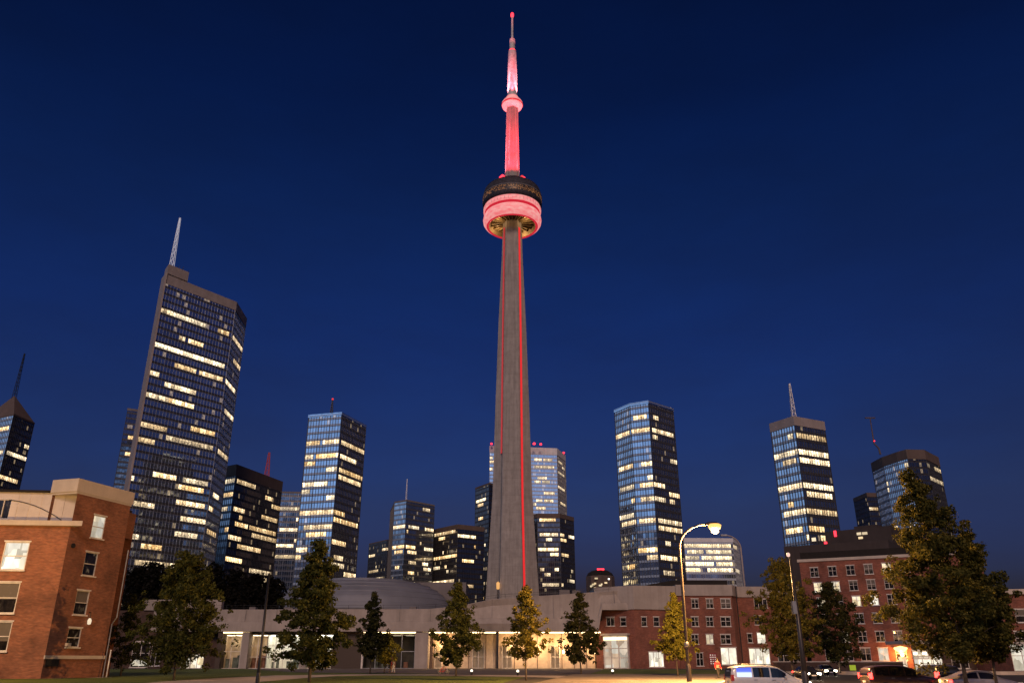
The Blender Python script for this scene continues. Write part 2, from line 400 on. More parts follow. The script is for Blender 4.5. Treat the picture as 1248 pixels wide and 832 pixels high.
M['frame'] = simple('white_window_frame', (.62, .58, .54), .5)
M['pane_dark'] = pane_dark('dark_pane')
M['pane_lit'] = pane_lit('lit_pane', (1, .76, .42), 1.1)
M['pane_white'] = pane_lit('bright_pane', (1, .86, .62), 1.45, .8)
M['clear'] = clear_glass('clear_glass')
M['lit'] = lit_strip('lit_office', (1, .58, .20), 1.7)
M['lit_white'] = lit_strip('lit_office_white', (1, .76, .44), 1.5)
M['g_dark'] = glass_wall('dark_curtain_wall', (0, 0, 0), (.34, .35, .38), (.085, .082, .085), .05)
M['g_grid'] = glass_wall('gridded_curtain_wall', (0, 0, 0), (.62, .70, .80), (.075, .075, .08), .05)
M['g_black'] = glass_wall('black_curtain_wall', (0, 0, 0), (.17, .16, .165), (.045, .040, .040), .06)
M['g_blue'] = glass_wall('blue_curtain_wall', (0, 0, 0), (.70, .78, .86), (.40, .45, .52), .03)
M['g_bright'] = glass_wall('bright_curtain_wall', (0, 0, 0), (.86, .92, .97), (.60, .64, .7), .06)
M['g_mid'] = glass_wall('grey_curtain_wall', (0, 0, 0), (.40, .43, .47), (.14, .14, .15), .05)
M['beacon'] = emit('red_beacon', (1, .03, .05), 3.0, sample=False)
M['beacon_dim'] = emit('dim_red_beacon', (1, .05, .05), .9, sample=False)
M['red_mast'] = emit('dim_red_mast', (1, .08, .06), .10, (.3, .06, .05), sample=False)
M['red_strip'] = emit('red_light_strip', (1, .030, .032), .80, (.2, .02, .02), sample=False)
M['red_strip_dim'] = emit('dim_red_light_strip', (1, .06, .06), .40, (.2, .05, .05), sample=False)
M['bark'] = simple('bark', (.10, .075, .055), .9, 0, .4, 6, .4)
M['leaf_olive'] = leaf_mat('olive_leaves', (.030, .036, .008), (.075, .084, .014), (.125, .12, .022))
M['leaf_dark'] = leaf_mat('dark_leaves', (.016, .020, .006), (.040, .044, .011), (.075, .070, .016))
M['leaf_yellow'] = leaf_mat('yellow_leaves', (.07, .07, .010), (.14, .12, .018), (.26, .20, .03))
M['leaf_lamplit'] = leaf_mat('lamplit_tone_leaves', (.12, .115, .014), (.24, .22, .026), (.36, .31, .045))  # yellow raised on purpose: street-lamp light put into the leaf colour
M['leaf_warmlit'] = leaf_mat('warmlit_olive_leaves', (.050, .050, .010), (.115, .105, .017), (.19, .155, .028))  # brighter copy of the olive leaves, warm lamplight put into the colour
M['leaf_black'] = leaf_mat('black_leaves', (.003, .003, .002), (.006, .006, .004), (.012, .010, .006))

# ------------------------------------------------------------------ ground
def sheet(name, pts, z, mat, kind='structure'):
    b = MB(); b.face([(p[0], p[1], z) for p in pts], [(p[0], p[1]) for p in pts]); o = b.build(name, mat); o['kind'] = kind; return o
def grassm():
    t = NT('lawn_grass'); tcn = t.n('TexCoord')
    n1 = t.n('TexNoise'); n1.inputs['Scale'].default_value = .35; n1.inputs['Detail'].default_value = 8; t.l(tcn.outputs['Object'], n1.inputs['Vector'])
    n2 = t.n('TexNoise'); n2.inputs['Scale'].default_value = 7; n2.inputs['Detail'].default_value = 5; t.l(tcn.outputs['Object'], n2.inputs['Vector'])
    a = t.ramp(n1.outputs[0], [(.3, (.075, .105, .012)), (.7, (.15, .19, .022))]); b = t.ramp(n2.outputs[0], [(.3, (.55, .55, .55)), (.7, (1.35, 1.35, 1.35))])
    t.set(Base_Color=t.mix(1.0, a, b, 'MULTIPLY'), Roughness=.9)
    bp = t.n('Bump'); bp.inputs['Strength'].default_value = 1; bp.inputs['Distance'].default_value = .12; t.l(n2.outputs[0], bp.inputs['Height']); t.l(bp.outputs[0], t.b.inputs['Normal'])
    return t.m
M['grass'] = grassm()
M['asphalt'] = simple('asphalt', (.045, .042, .04), .7, 0, .35, .6, .2)
M['paving'] = simple('pale_paving', (.52, .43, .35), .8, 0, .25, .5, .2); M['walk'] = simple('sidewalk_concrete', (.17, .14, .125), .8, 0, .35, .5, .2)
M['plaza'] = simple('plaza_brick_paving', (.13, .10, .085), .8, 0, .4, 1.2, .3)
M['soil'] = simple('city_ground', (.05, .045, .04), .95, 0, .4, .05)
M['paint'] = simple('road_paint', (.75, .72, .66), .6, 0, .3, 3)
X = gx
RD = -.36
EDGE = [(X(850, 52), 52), (X(880, 66), 66), (X(893, 104), 104), (X(900, 128), 128)]
g = MB()
for pl in ([(-4500, -900), (4500, -900), (4500, 52), (-4500, 52)], [(-4500, 128), (4500, 128), (4500, 6500), (-4500, 6500)], [(260, 52), (4500, 52), (4500, 128), (260, 128)],
           [(-4500, 52), EDGE[0], EDGE[1], EDGE[2], EDGE[3], (-4500, 128)]):
    g.face([(x, y, 0) for x, y in pl])
g.build('ground', M['soil'])['kind'] = 'structure'
sheet('lawn', [(-110, 30), (X(610, 66), 66), (X(640, 90), 92), (X(540, 112), 112), (X(360, 128), 128), (X(300, 176), 176), (X(130, 176), 176), (-110, 130)], .004, M['grass'])
o = sheet('verge', [(X(715, 106), 106), (X(885, 106), 106), (X(885, 150), 150), (X(820, 168), 168), (X(735, 168), 168)], .006, M['grass'])
sheet('plaza', [(X(365, 128), 128), (X(545, 112), 113), (X(650, 105), 105), (X(715, 106), 106), (X(735, 168), 167), (X(735, 180), 182), (X(300, 182), 182), (X(300, 177), 177)], .010, M['plaza'])
pp = []
cl = [(X(225, 62), 62), (X(262, 72), 72), (X(320, 86), 86), (X(373, 99), 99), (X(450, 106), 106), (X(540, 104), 104), (X(650, 97), 97), (X(720, 90), 90)]
Lp, Rp = [], []
for i, p in enumerate(cl):
    a, b_ = cl[max(i - 1, 0)], cl[min(i + 1, len(cl) - 1)]
    d = Vector((b_[0] - a[0], b_[1] - a[1])).normalized(); n_ = Vector((-d.y, d.x)) * 4.2
    Lp.append((p[0] + n_.x, p[1] + n_.y)); Rp.append((p[0] - n_.x, p[1] - n_.y))
b = MB()
for i in range(len(cl) - 1):
    q = [Rp[i], Rp[i + 1], Lp[i + 1], Lp[i]]; b.face([(x, y, .016) for x, y in q])
b.build('path', M['paving'])['kind'] = 'structure'
def slab(name, poly, z0, z1, mat):
    b = MB().prism(poly, z0, z1); o = b.build(name, mat); o['kind'] = 'structure'; return o
slab('sidewalk', [(X(640, 58), 58), (X(862, 58), 58), (X(877, 67), 67), (X(889, 104), 104), (X(700, 104), 104)], 0, .13, M['walk'])
sheet('road', EDGE[:1] + [(260, 52), (260, 128)] + EDGE[:0:-1], RD, M['asphalt'])
for nm, pts in (('road_marking', [(x, 60.2, x + 3, 60.35) for x in range(16, 150, 7)]), ('road_marking', [(x, 84, x + 3, 84.2) for x in range(34, 200, 8)])):
    b = MB()
    for x0, y0, x1, y1 in pts: b.face([(x0, y0, RD + .006), (x1, y0, RD + .006), (x1, y1, RD + .006), (x0, y1, RD + .006)])
    b.build(nm, M['paint'])['kind'] = 'structure'
kb = MB()
for p_, q_ in list(zip(EDGE[:-1], EDGE[1:])) + [(EDGE[-1], (260, 128)), ((260, 52), EDGE[0])]:
    d = (Vector(q_) - Vector(p_)).normalized(); n_ = Vector((-d.y, d.x)) * .3
    kb.prism([p_, q_, (q_[0] + n_.x, q_[1] + n_.y), (p_[0] + n_.x, p_[1] + n_.y)], RD - .1, .12)
kb.build('kerb', M['paving'])['kind'] = 'structure'
sheet('forecourt', [(X(885, 131), 131.05), (230, 131.05), (230, 172), (X(885, 172), 172)], .030, M['plaza'])

# ------------------------------------------------------------------ glass towers
def lattice(mb, base, h, w0, w1, n=10):
    x, y, z = base
    cs = [(-1, -1), (1, -1), (1, 1), (-1, 1)]
    for (sx_, sy_) in cs:
        mb.beam((x + sx_ * w0, y + sy_ * w0, z), (x + sx_ * w1, y + sy_ * w1, z + h), max(.16, w0 * .22))
    for k in range(n):
        f0, f1 = k / n, (k + 1) / n
        a0, a1 = w0 + (w1 - w0) * f0, w0 + (w1 - w0) * f1
        for i in range(4):
            p, q = cs[i], cs[(i + 1) % 4]
            if k % 2: p, q = q, p
            mb.beam((x + p[0] * a0, y + p[1] * a0, z + h * f0), (x + q[0] * a1, y + q[1] * a1, z + h * f1), .12)
def Zp(ox, oy, s, lst): return [(f, ox + a / s, oy + b / s, ox + c / s, oy + d / s) for f, a, b, c, d in lst]

TW = {}
def tower(name, label, corners, D, near, mat, strips=(), extra=10, seed=0, fh=3.6, bay=1.5, crown=None, crown_mat=None, back=None,
          face_mats=None, mull='mullion', lit='lit', antenna=None, beacons=(), group='office towers on the skyline'):
    """corners: roof corners as seen, left to right; near: index of the corner standing D metres away"""
    rnd = random.Random(seed)
    H = at(*corners[near], D).z
    P = [at_z(c[0], c[1], H) for c in corners]
    poly = [Vector((p.x, p.y)) for p in P]
    if len(poly) == 3: poly.append(poly[0] + poly[2] - poly[1])
    else:                                              # the far side runs straight back, out of sight
        k = back or 26; f0, f1 = poly[0].normalized(), poly[-1].normalized(); rot = Matrix.Rotation(R(-4), 2); rot2 = Matrix.Rotation(R(4), 2)
        poly += [poly[-1] + rot2 @ f1 * k, poly[0] + rot @ f0 * k]
    vis = len(corners) - 1
    cen = sum(poly, Vector((0, 0))) / len(poly)
    root = empty(name, (cen.x, cen.y, 0), label, 'building', group)
    nf = max(4, round(H / fh)); fh = H / nf; crown = crown if crown is not None else fh
    zt = H - crown
    ncr = zt / fh
    # glass body, one mesh; sky-facing sides get paler glass, reflected brightness put into the colour
    me = MB(); fm = []
    n = len(poly)
    for i in range(n):
        p, q = poly[i], poly[(i + 1) % n]; L = (q - p).length; nb = max(2, round(L / bay))
        me.face([(p.x, p.y, 0), (q.x, q.y, 0), (q.x, q.y, zt), (p.x, p.y, zt)], [(i * 100, 0), (i * 100 + nb, 0), (i * 100 + nb, ncr), (i * 100, ncr)])
        fm.append((face_mats or {}).get(i, mat))
    me.face([(p.x, p.y, zt - .01) for p in poly])
    fm.append(mat)
    o = me.build('glass_wall', M[mat], root)
    names = list(dict.fromkeys(fm))
    if len(names) > 1 or names[0] != mat:
        o.data.materials.clear()
        for nme in names: o.data.materials.append(M[nme])
        for pl, nme in zip(o.data.polygons, fm): pl.material_index = names.index(nme)
    # crown
    def grow(g): 
        return [cen + (p - cen) * (1 + g / max(1, (p - cen).length)) for p in poly]
    MB().prism([tuple(p) for p in grow(.35)], zt, H).build('parapet', M[crown_mat or 'brown_clad'], root)
    sm = [cen + (p - cen) * .55 for p in poly]
    # mullions on the faces
    mb = MB()
    for i in range(n):
        p, q = poly[i], poly[(i + 1) % n]; d = (q - p); L = d.length; d = d / L; nn = Vector((d.y, -d.x))
        if i >= vis and (cen - p).dot(nn) > 0: nn = -nn
        if (p + q).dot(nn) / 2 > 0 and i >= vis: continue
        nb = max(2, round(L / bay)); ang = math.atan2(d.y, d.x)
        step = 1 if nb < 60 else 2
        for k in range(0, nb + 1, step):
            c = p + d * (L * k / nb) + nn * .07
            wd = .30 if k in (0, nb) else (.22 if k % 4 == 0 else .09)
            mb.box((c.x, c.y, zt / 2), (wd, .22, zt), ang)
        for k in range(1, int(ncr) + 1):
            c = (p + q) / 2 + nn * .055
            mb.box((c.x, c.y, k * fh), (L, .11, .16), ang)
    mb.build('mullion_grid', M[mull], root)
    # lit runs
    used = set(); cnt = 0
    def run(i, b0, b1, k):
        nonlocal cnt
        p, q = poly[i], poly[i + 1]; d = (q - p); L = d.length; d = d / L; nn = Vector((d.y, -d.x)); nb = max(2, round(L / bay))
        b0, b1 = max(0, b0), min(nb, b1)
        if b1 <= b0 or k < 0 or k >= int(ncr): return
        cells = [(i, b_, k) for b_ in range(b0, b1)]
        if any(c in used for c in cells): return
        used.update(cells); cnt += 1
        a, b_ = p + d * (L * b0 / nb) + nn * .025, p + d * (L * b1 / nb) + nn * .025
        z0, z1 = (k + .36) * fh, (k + .97) * fh
        s = MB(); u0 = i * 131 + b0 + seed * 17
        s.face([(a.x, a.y, z0), (b_.x, b_.y, z0), (b_.x, b_.y, z1), (a.x, a.y, z1)], [(u0, k + .05), (u0 + b1 - b0, k + .05), (u0 + b1 - b0, k + .99), (u0, k + .99)])
        s.build('lit_window', M[lit], root)
    for f, x0, y0, x1, y1 in strips:
        if f >= vis: continue
        p, q = poly[f], poly[f + 1]; d = (q - p); L = d.length; d = d / L; nn = Vector((d.y, -d.x)); nb = max(2, round(L / bay))
        r = []
        for (px, py) in ((x0, y0), (x1, y1)):
            v = ray(px, py); t = p.dot(nn) / (v.x * nn.x + v.y * nn.y)
            hit = Vector((v.x * t, v.y * t)); r.append(((hit - p).dot(d), EYE + v.z * t))
        k = int(math.floor((r[0][1] + r[1][1]) / 2 / fh - .15))
        run(f, int(round(r[0][0] / L * nb)), int(round(r[1][0] / L * nb)), k)
    tries = 0
    lim = min(99, cnt + max(3, int(extra * .6)))
    while cnt < lim and tries < 600:
        tries += 1
        f = rnd.randrange(vis); p, q = poly[f], poly[f + 1]; nb = max(2, round((q - p).length / bay))
        k = int(rnd.random() ** 1.25 * ncr); ln = rnd.choice((1, 2, 2, 3, 4, 6, 8)); b0 = rnd.randrange(0, max(1, nb - ln + 1))
        run(f, b0, b0 + ln, k)
    if antenna:
        (ax, ay), (tx, ty), w0, am, bk = antenna
        ztop = None
        A = at_z(ax, ay, H)
        A = Vector((A.x, A.y, H))
        # height: the ray to the tip meets the vertical line through the foot
        v = ray(tx, ty); hd = math.hypot(A.x, A.y); ztop = EYE + v.z / math.hypot(v.x, v.y) * hd
        mb = MB(); lattice(mb, A, ztop - H, w0, w0 * .3, 12)
        an = mb.build('antenna', M[am], root)
        if bk:
            MB().lathe([(0, -.5), (.4, -.3), (.45, .1), (.25, .4), (0, .5)], (A.x, A.y, ztop + .3), 12).build('beacon', M[bk], an, True)
    for (bx, by, r_) in beacons:
        B = at_z(bx, by, H + .4)
        MB().lathe([(0, -.2), (r_, -.1), (r_ * 1.1, r_ * .8), (r_ * .6, r_ * 1.4), (0, r_ * 1.6)], (B.x, B.y, H + .2), 12).build('beacon', M['beacon'], root, True)
    TW[name + label] = (poly, H)
    return root, poly, H

z8 = lambda l: Zp(140, 320, 4.16, l); z2 = lambda l: Zp(130, 250, 1.849, l); z3 = lambda l: Zp(250, 480, 3.33, l)
z4 = lambda l: Zp(260, 640, 3.9, l); z7 = lambda l: Zp(570, 530, 4.16, l); zh = lambda l: Zp(730, 470, 3.325, l)
z16 = lambda l: Zp(920, 460, 3.783, l); z18 = lambda l: Zp(1030, 490, 4.377, l); z6 = lambda l: Zp(800, 600, 3.585, l); zl = lambda l: Zp(0, 420, 4.17, l)

# the tower half out of the frame, with a pyramid roof
r1, p1, h1 = tower('office_tower', 'black glass tower with brown pyramid roof and dark mast, cut by the left edge', [(-22, 512), (17, 504), (42, 515)], 450, 1, 'g_black',
    zl([(1, 125, 515, 150, 522), (1, 30, 545, 130, 578), (1, 0, 665, 92, 690), (0, 0, 422, 42, 425), (0, 0, 535, 20, 540)]), 8, 1, face_mats={0: 'g_blue'}, crown=1.0)
cz = sum(p1, Vector((0, 0))) / 4; apex = at(21, 486, 450 + 14)
pr = MB()
for i in range(4):
    a, b_ = p1[i], p1[(i + 1) % 4]; pr.face([(a.x, a.y, h1 + .05), (b_.x, b_.y, h1 + .05), (cz.x, cz.y, apex.z + 3)])
pr.build('pyramid_roof', M['brown_clad'], r1)
mb = MB(); tipz = EYE + ray(38, 432).z / math.hypot(ray(38, 432).x, ray(38, 432).y) * cz.length
lattice(mb, (cz.x, cz.y, apex.z), tipz - apex.z, .9, .25, 12); mb.build('mast', M['steel'], r1)

tower('office_tower', 'grey glass tower mostly hidden behind the tallest left tower', [(156, 497), (196, 503), (215, 510)], 500, 0, 'g_mid', [(0, 158, 530, 162, 530), (0, 152, 552, 158, 553)], 10, 2, crown=1.5, crown_mat='grey_clad')
r3, p3, h3 = tower('office_tower', 'tall dark gridded tower with concrete end wall and white lattice antenna', [(198.5, 340), (203, 334), (288, 368), (300.5, 388)], 330, 1, 'g_grid',
    [(f + 1, a, b, c, d) for f, a, b, c, d in z8([(0, 232, 255, 300, 270), (0, 300, 268, 460, 305), (0, 525, 345, 585, 358), (0, 325, 388, 360, 394), (0, 375, 400, 450, 412), (0, 195, 430, 310, 455),
     (0, 312, 462, 560, 512), (0, 300, 525, 410, 548), (0, 425, 555, 550, 578), (0, 165, 570, 228, 580), (0, 250, 625, 405, 652), (0, 145, 680, 265, 698), (0, 272, 705, 395, 722),
     (1, 600, 365, 650, 430), (1, 600, 490, 635, 545), (1, 555, 580, 610, 650), (1, 555, 740, 600, 790)]) +
     z2([(0, 70, 495, 135, 503), (0, 187, 497, 245, 515), (0, 62, 530, 110, 535), (0, 135, 522, 237, 540), (0, 100, 605, 155, 612), (0, 168, 615, 225, 625), (0, 160, 632, 222, 642), (0, 45, 615, 65, 618),
     (0, 158, 663, 220, 675), (0, 60, 675, 105, 682), (0, 168, 700, 220, 712), (0, 150, 740, 205, 748), (0, 75, 768, 120, 775), (0, 50, 750, 70, 752), (0, 60, 800, 200, 812), (1, 250, 560, 272, 580), (1, 238, 650, 250, 668), (1, 225, 735, 245, 750)])],
    4, 3, fh=3.3, bay=1.6, mull='mullion_pale', crown=4.6, crown_mat='pale_clad', face_mats={0: 'g_dark'}, back=24)
# concrete end wall and corner pier, stepped parapet, antenna
a, b_ = p3[0], p3[1]; d = (b_ - a).normalized(); n_ = Vector((d.y, -d.x))
mb = MB(); pl = [a + n_ * .5 - d * .6, b_ + n_ * .5 + d * .5, b_ - n_ * .3 + d * .5, a - n_ * .3 - d * .6]
mb.prism([tuple(q) for q in pl], 0, h3 + .3); mb.build('end_wall', M['pale_clad'], r3)
d2 = (p3[2] - p3[1]).normalized(); n2_ = Vector((d2.y, -d2.x)); q0 = p3[1] + n2_ * .5; q1 = q0 + d2 * 10.5
MB().prism([tuple(q0), tuple(q1), tuple(q1 + (p3[0] - p3[1])), tuple(q0 + (p3[0] - p3[1]))], h3 + .32, h3 + 5.0).build('plant_room', M['pale_clad'], r3)
fa = q0 + d2 * 2.2 + (p3[0] - p3[1]) * .5; hd = fa.length; v = ray(216, 265); tz = EYE + v.z / math.hypot(v.x, v.y) * hd
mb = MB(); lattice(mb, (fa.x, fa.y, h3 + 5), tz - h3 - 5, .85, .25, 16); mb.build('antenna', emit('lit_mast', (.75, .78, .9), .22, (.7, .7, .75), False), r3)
for k in range(5):
    c = q0 + d2 * (4.5 + k * 1.4) + (p3[0] - p3[1]) * (.3 + .3 * (k % 2))
    MB().beam((c.x, c.y, h3 + 5), (c.x + .4, c.y, h3 + 6.5 + (k * 7 % 4) * .5), .18).build('whip_aerial', M['steel'], r3)

r4, p4, h4 = tower('office_tower', 'broad black slab tower with bare concrete corner and dim red mast', [(270.5, 569), (289, 565.5), (344.5, 586.5)], 420, 1, 'g_black',
    z3([(0, 75, 355, 120, 352), (1, 125, 350, 205, 382), (0, 70, 410, 115, 407), (1, 245, 410, 270, 420), (1, 270, 455, 300, 468), (1, 110, 475, 160, 490), (1, 228, 505, 292, 528), (0, 80, 540, 118, 536), (1, 120, 535, 170, 545),
        (1, 175, 545, 283, 578), (1, 90, 585, 145, 600), (1, 185, 575, 285, 607), (1, 130, 620, 225, 645), (1, 80, 675, 148, 690), (1, 180, 718, 260, 732), (0, 60, 460, 95, 462)]), 16, 4, crown=6, crown_mat='brown_clad', face_mats={0: 'g_mid'},
    antenna=((325, 580), (327, 551), 1.1, 'red_mast', None))
tower('office_tower', 'pale grey tower seen between the black slab and the blue tower', [(334, 603), (343, 598.5), (388, 599.5)], 560, 1, 'g_mid',
    z3([(1, 302, 470, 380, 472), (1, 300, 560, 370, 562), (1, 290, 605, 362, 608), (1, 285, 652, 360, 654), (1, 360, 590, 400, 592)]), 14, 5, crown=1.2, crown_mat='grey_clad', mull='mullion_pale', lit='lit_white')
tower('office_tower', 'slim tower with pale blue left face and dark right face under a short red-lit mast', [(376.7, 505.5), (416.7, 502), (446, 517.5)], 325, 1, 'g_dark',
    z3([(0, 412, 192, 468, 188), (0, 475, 187, 548, 183), (1, 550, 185, 645, 245), (0, 405, 252, 440, 248), (0, 448, 247, 540, 240), (1, 545, 243, 615, 270), (0, 490, 315, 535, 312), (1, 540, 315, 635, 358), (1, 540, 332, 630, 372),
        (0, 405, 272, 450, 268), (0, 395, 360, 498, 355), (0, 390, 402, 425, 400), (0, 490, 410, 522, 410), (0, 385, 473, 520, 467), (1, 525, 465, 570, 480), (0, 400, 528, 515, 522), (1, 520, 523, 620, 545), (0, 413, 570, 487, 566),
        (1, 500, 580, 570, 595), (1, 555, 615, 615, 632), (1, 555, 510, 612, 528), (1, 520, 660, 560, 670), (1, 510, 692, 560, 702), (1, 560, 715, 612, 730), (0, 372, 622, 420, 618)]), 7, 6, fh=2.9, bay=1.25, crown=1.2, crown_mat='g_blue', face_mats={0: 'g_blue'},
    antenna=((404, 503), (405, 487), .5, 'steel', 'beacon_dim'))
tower('office_tower', 'small far dark tower with jagged lit rows, left of the thin-masted tower', [(450, 662), (472, 657), (480, 660)], 760, 1, 'g_black', z3([(0, 665, 725, 700, 722), (0, 685, 750, 720, 745), (0, 670, 660, 690, 650)]), 24, 7, crown=1)
tower('office_tower', 'grey tower with one blue strip up its corner and a thin mast', [(476, 622), (481, 611), (495.5, 608.5), (529.5, 615)], 600, 2, 'g_mid',
    z3([(1, 760, 537, 815, 530), (2, 825, 548, 865, 550), (2, 890, 540, 925, 546), (1, 755, 625, 812, 618), (2, 812, 615, 850, 620), (2, 820, 635, 858, 640), (2, 890, 627, 922, 632), (2, 825, 675, 855, 678), (2, 880, 678, 905, 682), (2, 805, 758, 855, 760), (2, 820, 715, 850, 718),
        (2, 880, 465, 912, 470), (2, 870, 600, 880, 601), (2, 885, 715, 915, 718)]), 16, 8, crown=1.2, crown_mat='grey_clad', face_mats={1: 'g_blue', 0: 'g_black'}, antenna=((495, 610), (495.5, 583), .45, 'mast_white', None), back=28)
tower('office_tower', 'broad low dark tower left of the concrete tower with long lit rows', [(527.5, 645), (558, 638.5), (590, 642)], 610, 1, 'g_black',
    z4([(0, 1050, 45, 1150, 40), (1, 1165, 42, 1245, 55), (0, 1050, 160, 1160, 154), (1, 1180, 158, 1235, 165), (0, 1045, 192, 1080, 195), (0, 1045, 273, 1145, 270), (1, 1165, 275, 1240, 280), (0, 1070, 62, 1100, 61)]), 12, 9, crown=3.5, crown_mat='brown_clad')
tower('office_tower', 'dark narrow tower standing at the left side of the concrete tower', [(579.6, 594), (596, 588), (618, 592)], 640, 1, 'g_black', z7([(0, 45, 330, 95, 318), (0, 50, 357, 80, 350), (0, 55, 420, 80, 408), (0, 40, 570, 90, 560), (0, 60, 695, 85, 688), (0, 50, 760, 90, 750), (0, 40, 630, 85, 625)]), 14, 10, crown=1.5)
tower('office_tower', 'bright blue tower with white top band and red beacons behind the concrete tower', [(597, 543), (678.5, 546), (689, 554.5)], 760, 1, 'g_bright',
    z7([(0, 335, 117, 372, 117), (0, 338, 165, 440, 170), (0, 380, 128, 430, 128), (0, 342, 240, 372, 242), (0, 376, 232, 420, 234), (0, 385, 290, 440, 293), (0, 348, 332, 380, 332), (0, 385, 332, 435, 334), (0, 350, 365, 395, 367), (0, 350, 210, 400, 212), (0, 112, 110, 128, 110), (0, 112, 170, 126, 170),
        (1, 458, 190, 490, 220), (1, 458, 240, 492, 285), (1, 470, 340, 495, 360), (1, 460, 130, 480, 142)]), 26, 11, crown=6.5, crown_mat='white_clad', face_mats={1: 'g_black'}, lit='lit_white', mull='mullion_pale', beacons=((599, 541, 1.0), (651, 541, 1.2), (659, 541.5, 1.1), (687, 552, 1.0)))
tower('office_tower', 'wide dark round-fronted tower right of the concrete tower', [(630, 631), (655, 625.5), (682, 625.5), (699, 630)], 615, 1, 'g_black',
    z7([(1, 365, 435, 450, 437), (1, 360, 498, 460, 497), (2, 462, 497, 488, 498), (1, 400, 520, 428, 521), (2, 510, 512, 540, 518), (1, 368, 588, 460, 587), (1, 415, 608, 455, 609), (2, 475, 612, 512, 620), (1, 370, 690, 392, 690), (1, 440, 690, 458, 690), (1, 375, 755, 462, 757), (2, 466, 757, 482, 758), (2, 515, 745, 540, 744), (2, 470, 540, 500, 545)]), 14, 12, crown=3.2, crown_mat='brown_clad')
r14, p14, h14 = tower('office_tower', 'tall many-sided blue glass tower with lit bands right of the concrete tower', [(749, 499.5), (767.6, 491.5), (790, 488), (820, 497.5)], 330, 2, 'g_dark',
    zh([(1, 137, 125, 195, 122), (2, 215, 120, 240, 127), (0, 68, 207, 125, 192), (1, 128, 198, 210, 190), (2, 214, 190, 303, 208), (1, 140, 181, 205, 175), (2, 213, 170, 250, 178), (0, 82, 347, 142, 333), (1, 172, 332, 216, 325), (0, 88, 422, 150, 408), (1, 162, 420, 224, 410),
        (2, 226, 412, 270, 420), (2, 285, 428, 325, 436), (1, 165, 470, 222, 465), (2, 228, 463, 272, 470), (0, 94, 572, 160, 558), (1, 166, 558, 235, 550), (2, 238, 548, 335, 570), (2, 240, 568, 335, 584), (1, 145, 660, 240, 652), (2, 248, 703, 318, 712), (2, 258, 752, 305, 762), (2, 268, 632, 288, 634),
        (2, 292, 318, 315, 322), (2, 288, 460, 310, 466), (0, 120, 740, 150, 736), (1, 190, 705, 240, 700)]), 9, 14, fh=2.9, bay=1.25, crown=1.2, crown_mat='g_blue', face_mats={0: 'g_blue', 1: 'g_blue'}, back=22)
tower('office_tower', 'low pale blue block with rows of white light behind the street lamp', [(822, 655), (892.5, 655.5), (900, 660)], 520, 1, 'g_bright',
    z6([(0, 110, 228, 325, 226), (0, 130, 246, 200, 246), (0, 215, 250, 325, 248), (0, 110, 272, 190, 270), (0, 200, 274, 330, 272), (0, 115, 300, 250, 298), (0, 262, 302, 335, 302), (0, 130, 324, 205, 324), (0, 220, 326, 335, 326), (0, 110, 350, 190, 350), (0, 240, 350, 345, 350)]), 22, 15, crown=2.5, crown_mat='white_clad', lit='lit_white', mull='mullion_pale')
tower('office_tower', 'tower with pale stone top band, blue left face, dark banded right face and tall antenna', [(938.5, 516), (967, 507), (1003.5, 513.5)], 258, 1, 'g_dark',
    z16([(1, 190, 270, 328, 302), (1, 197, 320, 335, 347), (0, 88, 352, 192, 326), (0, 130, 397, 198, 380), (1, 205, 380, 345, 410), (0, 112, 505, 214, 482), (1, 222, 480, 360, 502), (1, 265, 512, 363, 527), (1, 240, 532, 358, 553), (1, 237, 598, 382, 625), (0, 130, 645, 236, 622), (1, 245, 685, 315, 692), (0, 145, 728, 225, 712),
         (1, 245, 622, 310, 632), (0, 190, 512, 222, 505), (0, 155, 605, 180, 602), (0, 155, 262, 178, 256), (1, 305, 740, 330, 745), (0, 240, 748, 252, 745)]), 7, 16, fh=2.75, bay=1.15, crown=3.1, crown_mat='pale_clad', face_mats={0: 'g_blue'}, antenna=((967.5, 508), (960.5, 467.5), .6, 'mast_white', None))
tower('office_tower', 'small brown slab tower left of the round tower', [(1040, 607), (1056, 600), (1082, 601)], 600, 1, 'g_black', z18([(1, 130, 670, 200, 670), (1, 112, 560, 150, 563), (1, 150, 575, 175, 577)]), 10, 17, crown=3, crown_mat='brown_clad')
r18, p18, h18 = tower('office_tower', 'rounded tower with bright blue corner, brown top and crooked crane mast', [(1062, 564), (1075, 557), (1092, 551), (1104, 547.5), (1126, 548), (1143, 557)], 370, 3, 'g_black',
    z18([(1, 155, 328, 205, 322), (1, 195, 437, 235, 430), (1, 178, 468, 235, 458), (2, 240, 460, 320, 447), (2, 240, 360, 285, 352), (3, 290, 352, 342, 350), (4, 425, 335, 450, 335), (4, 455, 412, 520, 425), (2, 240, 600, 300, 595), (2, 295, 657, 365, 648), (3, 330, 412, 365, 408), (4, 470, 345, 505, 350)]), 30, 18, fh=3.0, bay=1.3, crown=4.6, crown_mat='brown_clad', face_mats={0: 'g_blue', 1: 'g_bright', 2: 'g_bright'}, back=22, lit='lit_white')
A = at_z(1073, 553.5, h18); mz = at(1064, 509, A.y).z
mb = MB(); mb.tube([(A.x, A.y, h18), (A.x - .3, A.y, h18 + 3), (A.x - 2.2, A.y, h18 + 5.5), (A.x - 2.0, A.y, mz)], [.5, .4, .35, .22], 8); mb.box((A.x - 2.0, A.y, mz), (5, .5, .5)); mb.build('crane_mast', M['brown_clad'], r18)
MB().lathe([(0, -.4), (.4, 0), (0, .4)], (A.x - 2.1, A.y - .6, h18 + 6.5), 10).build('beacon', M['beacon'], r18, True)

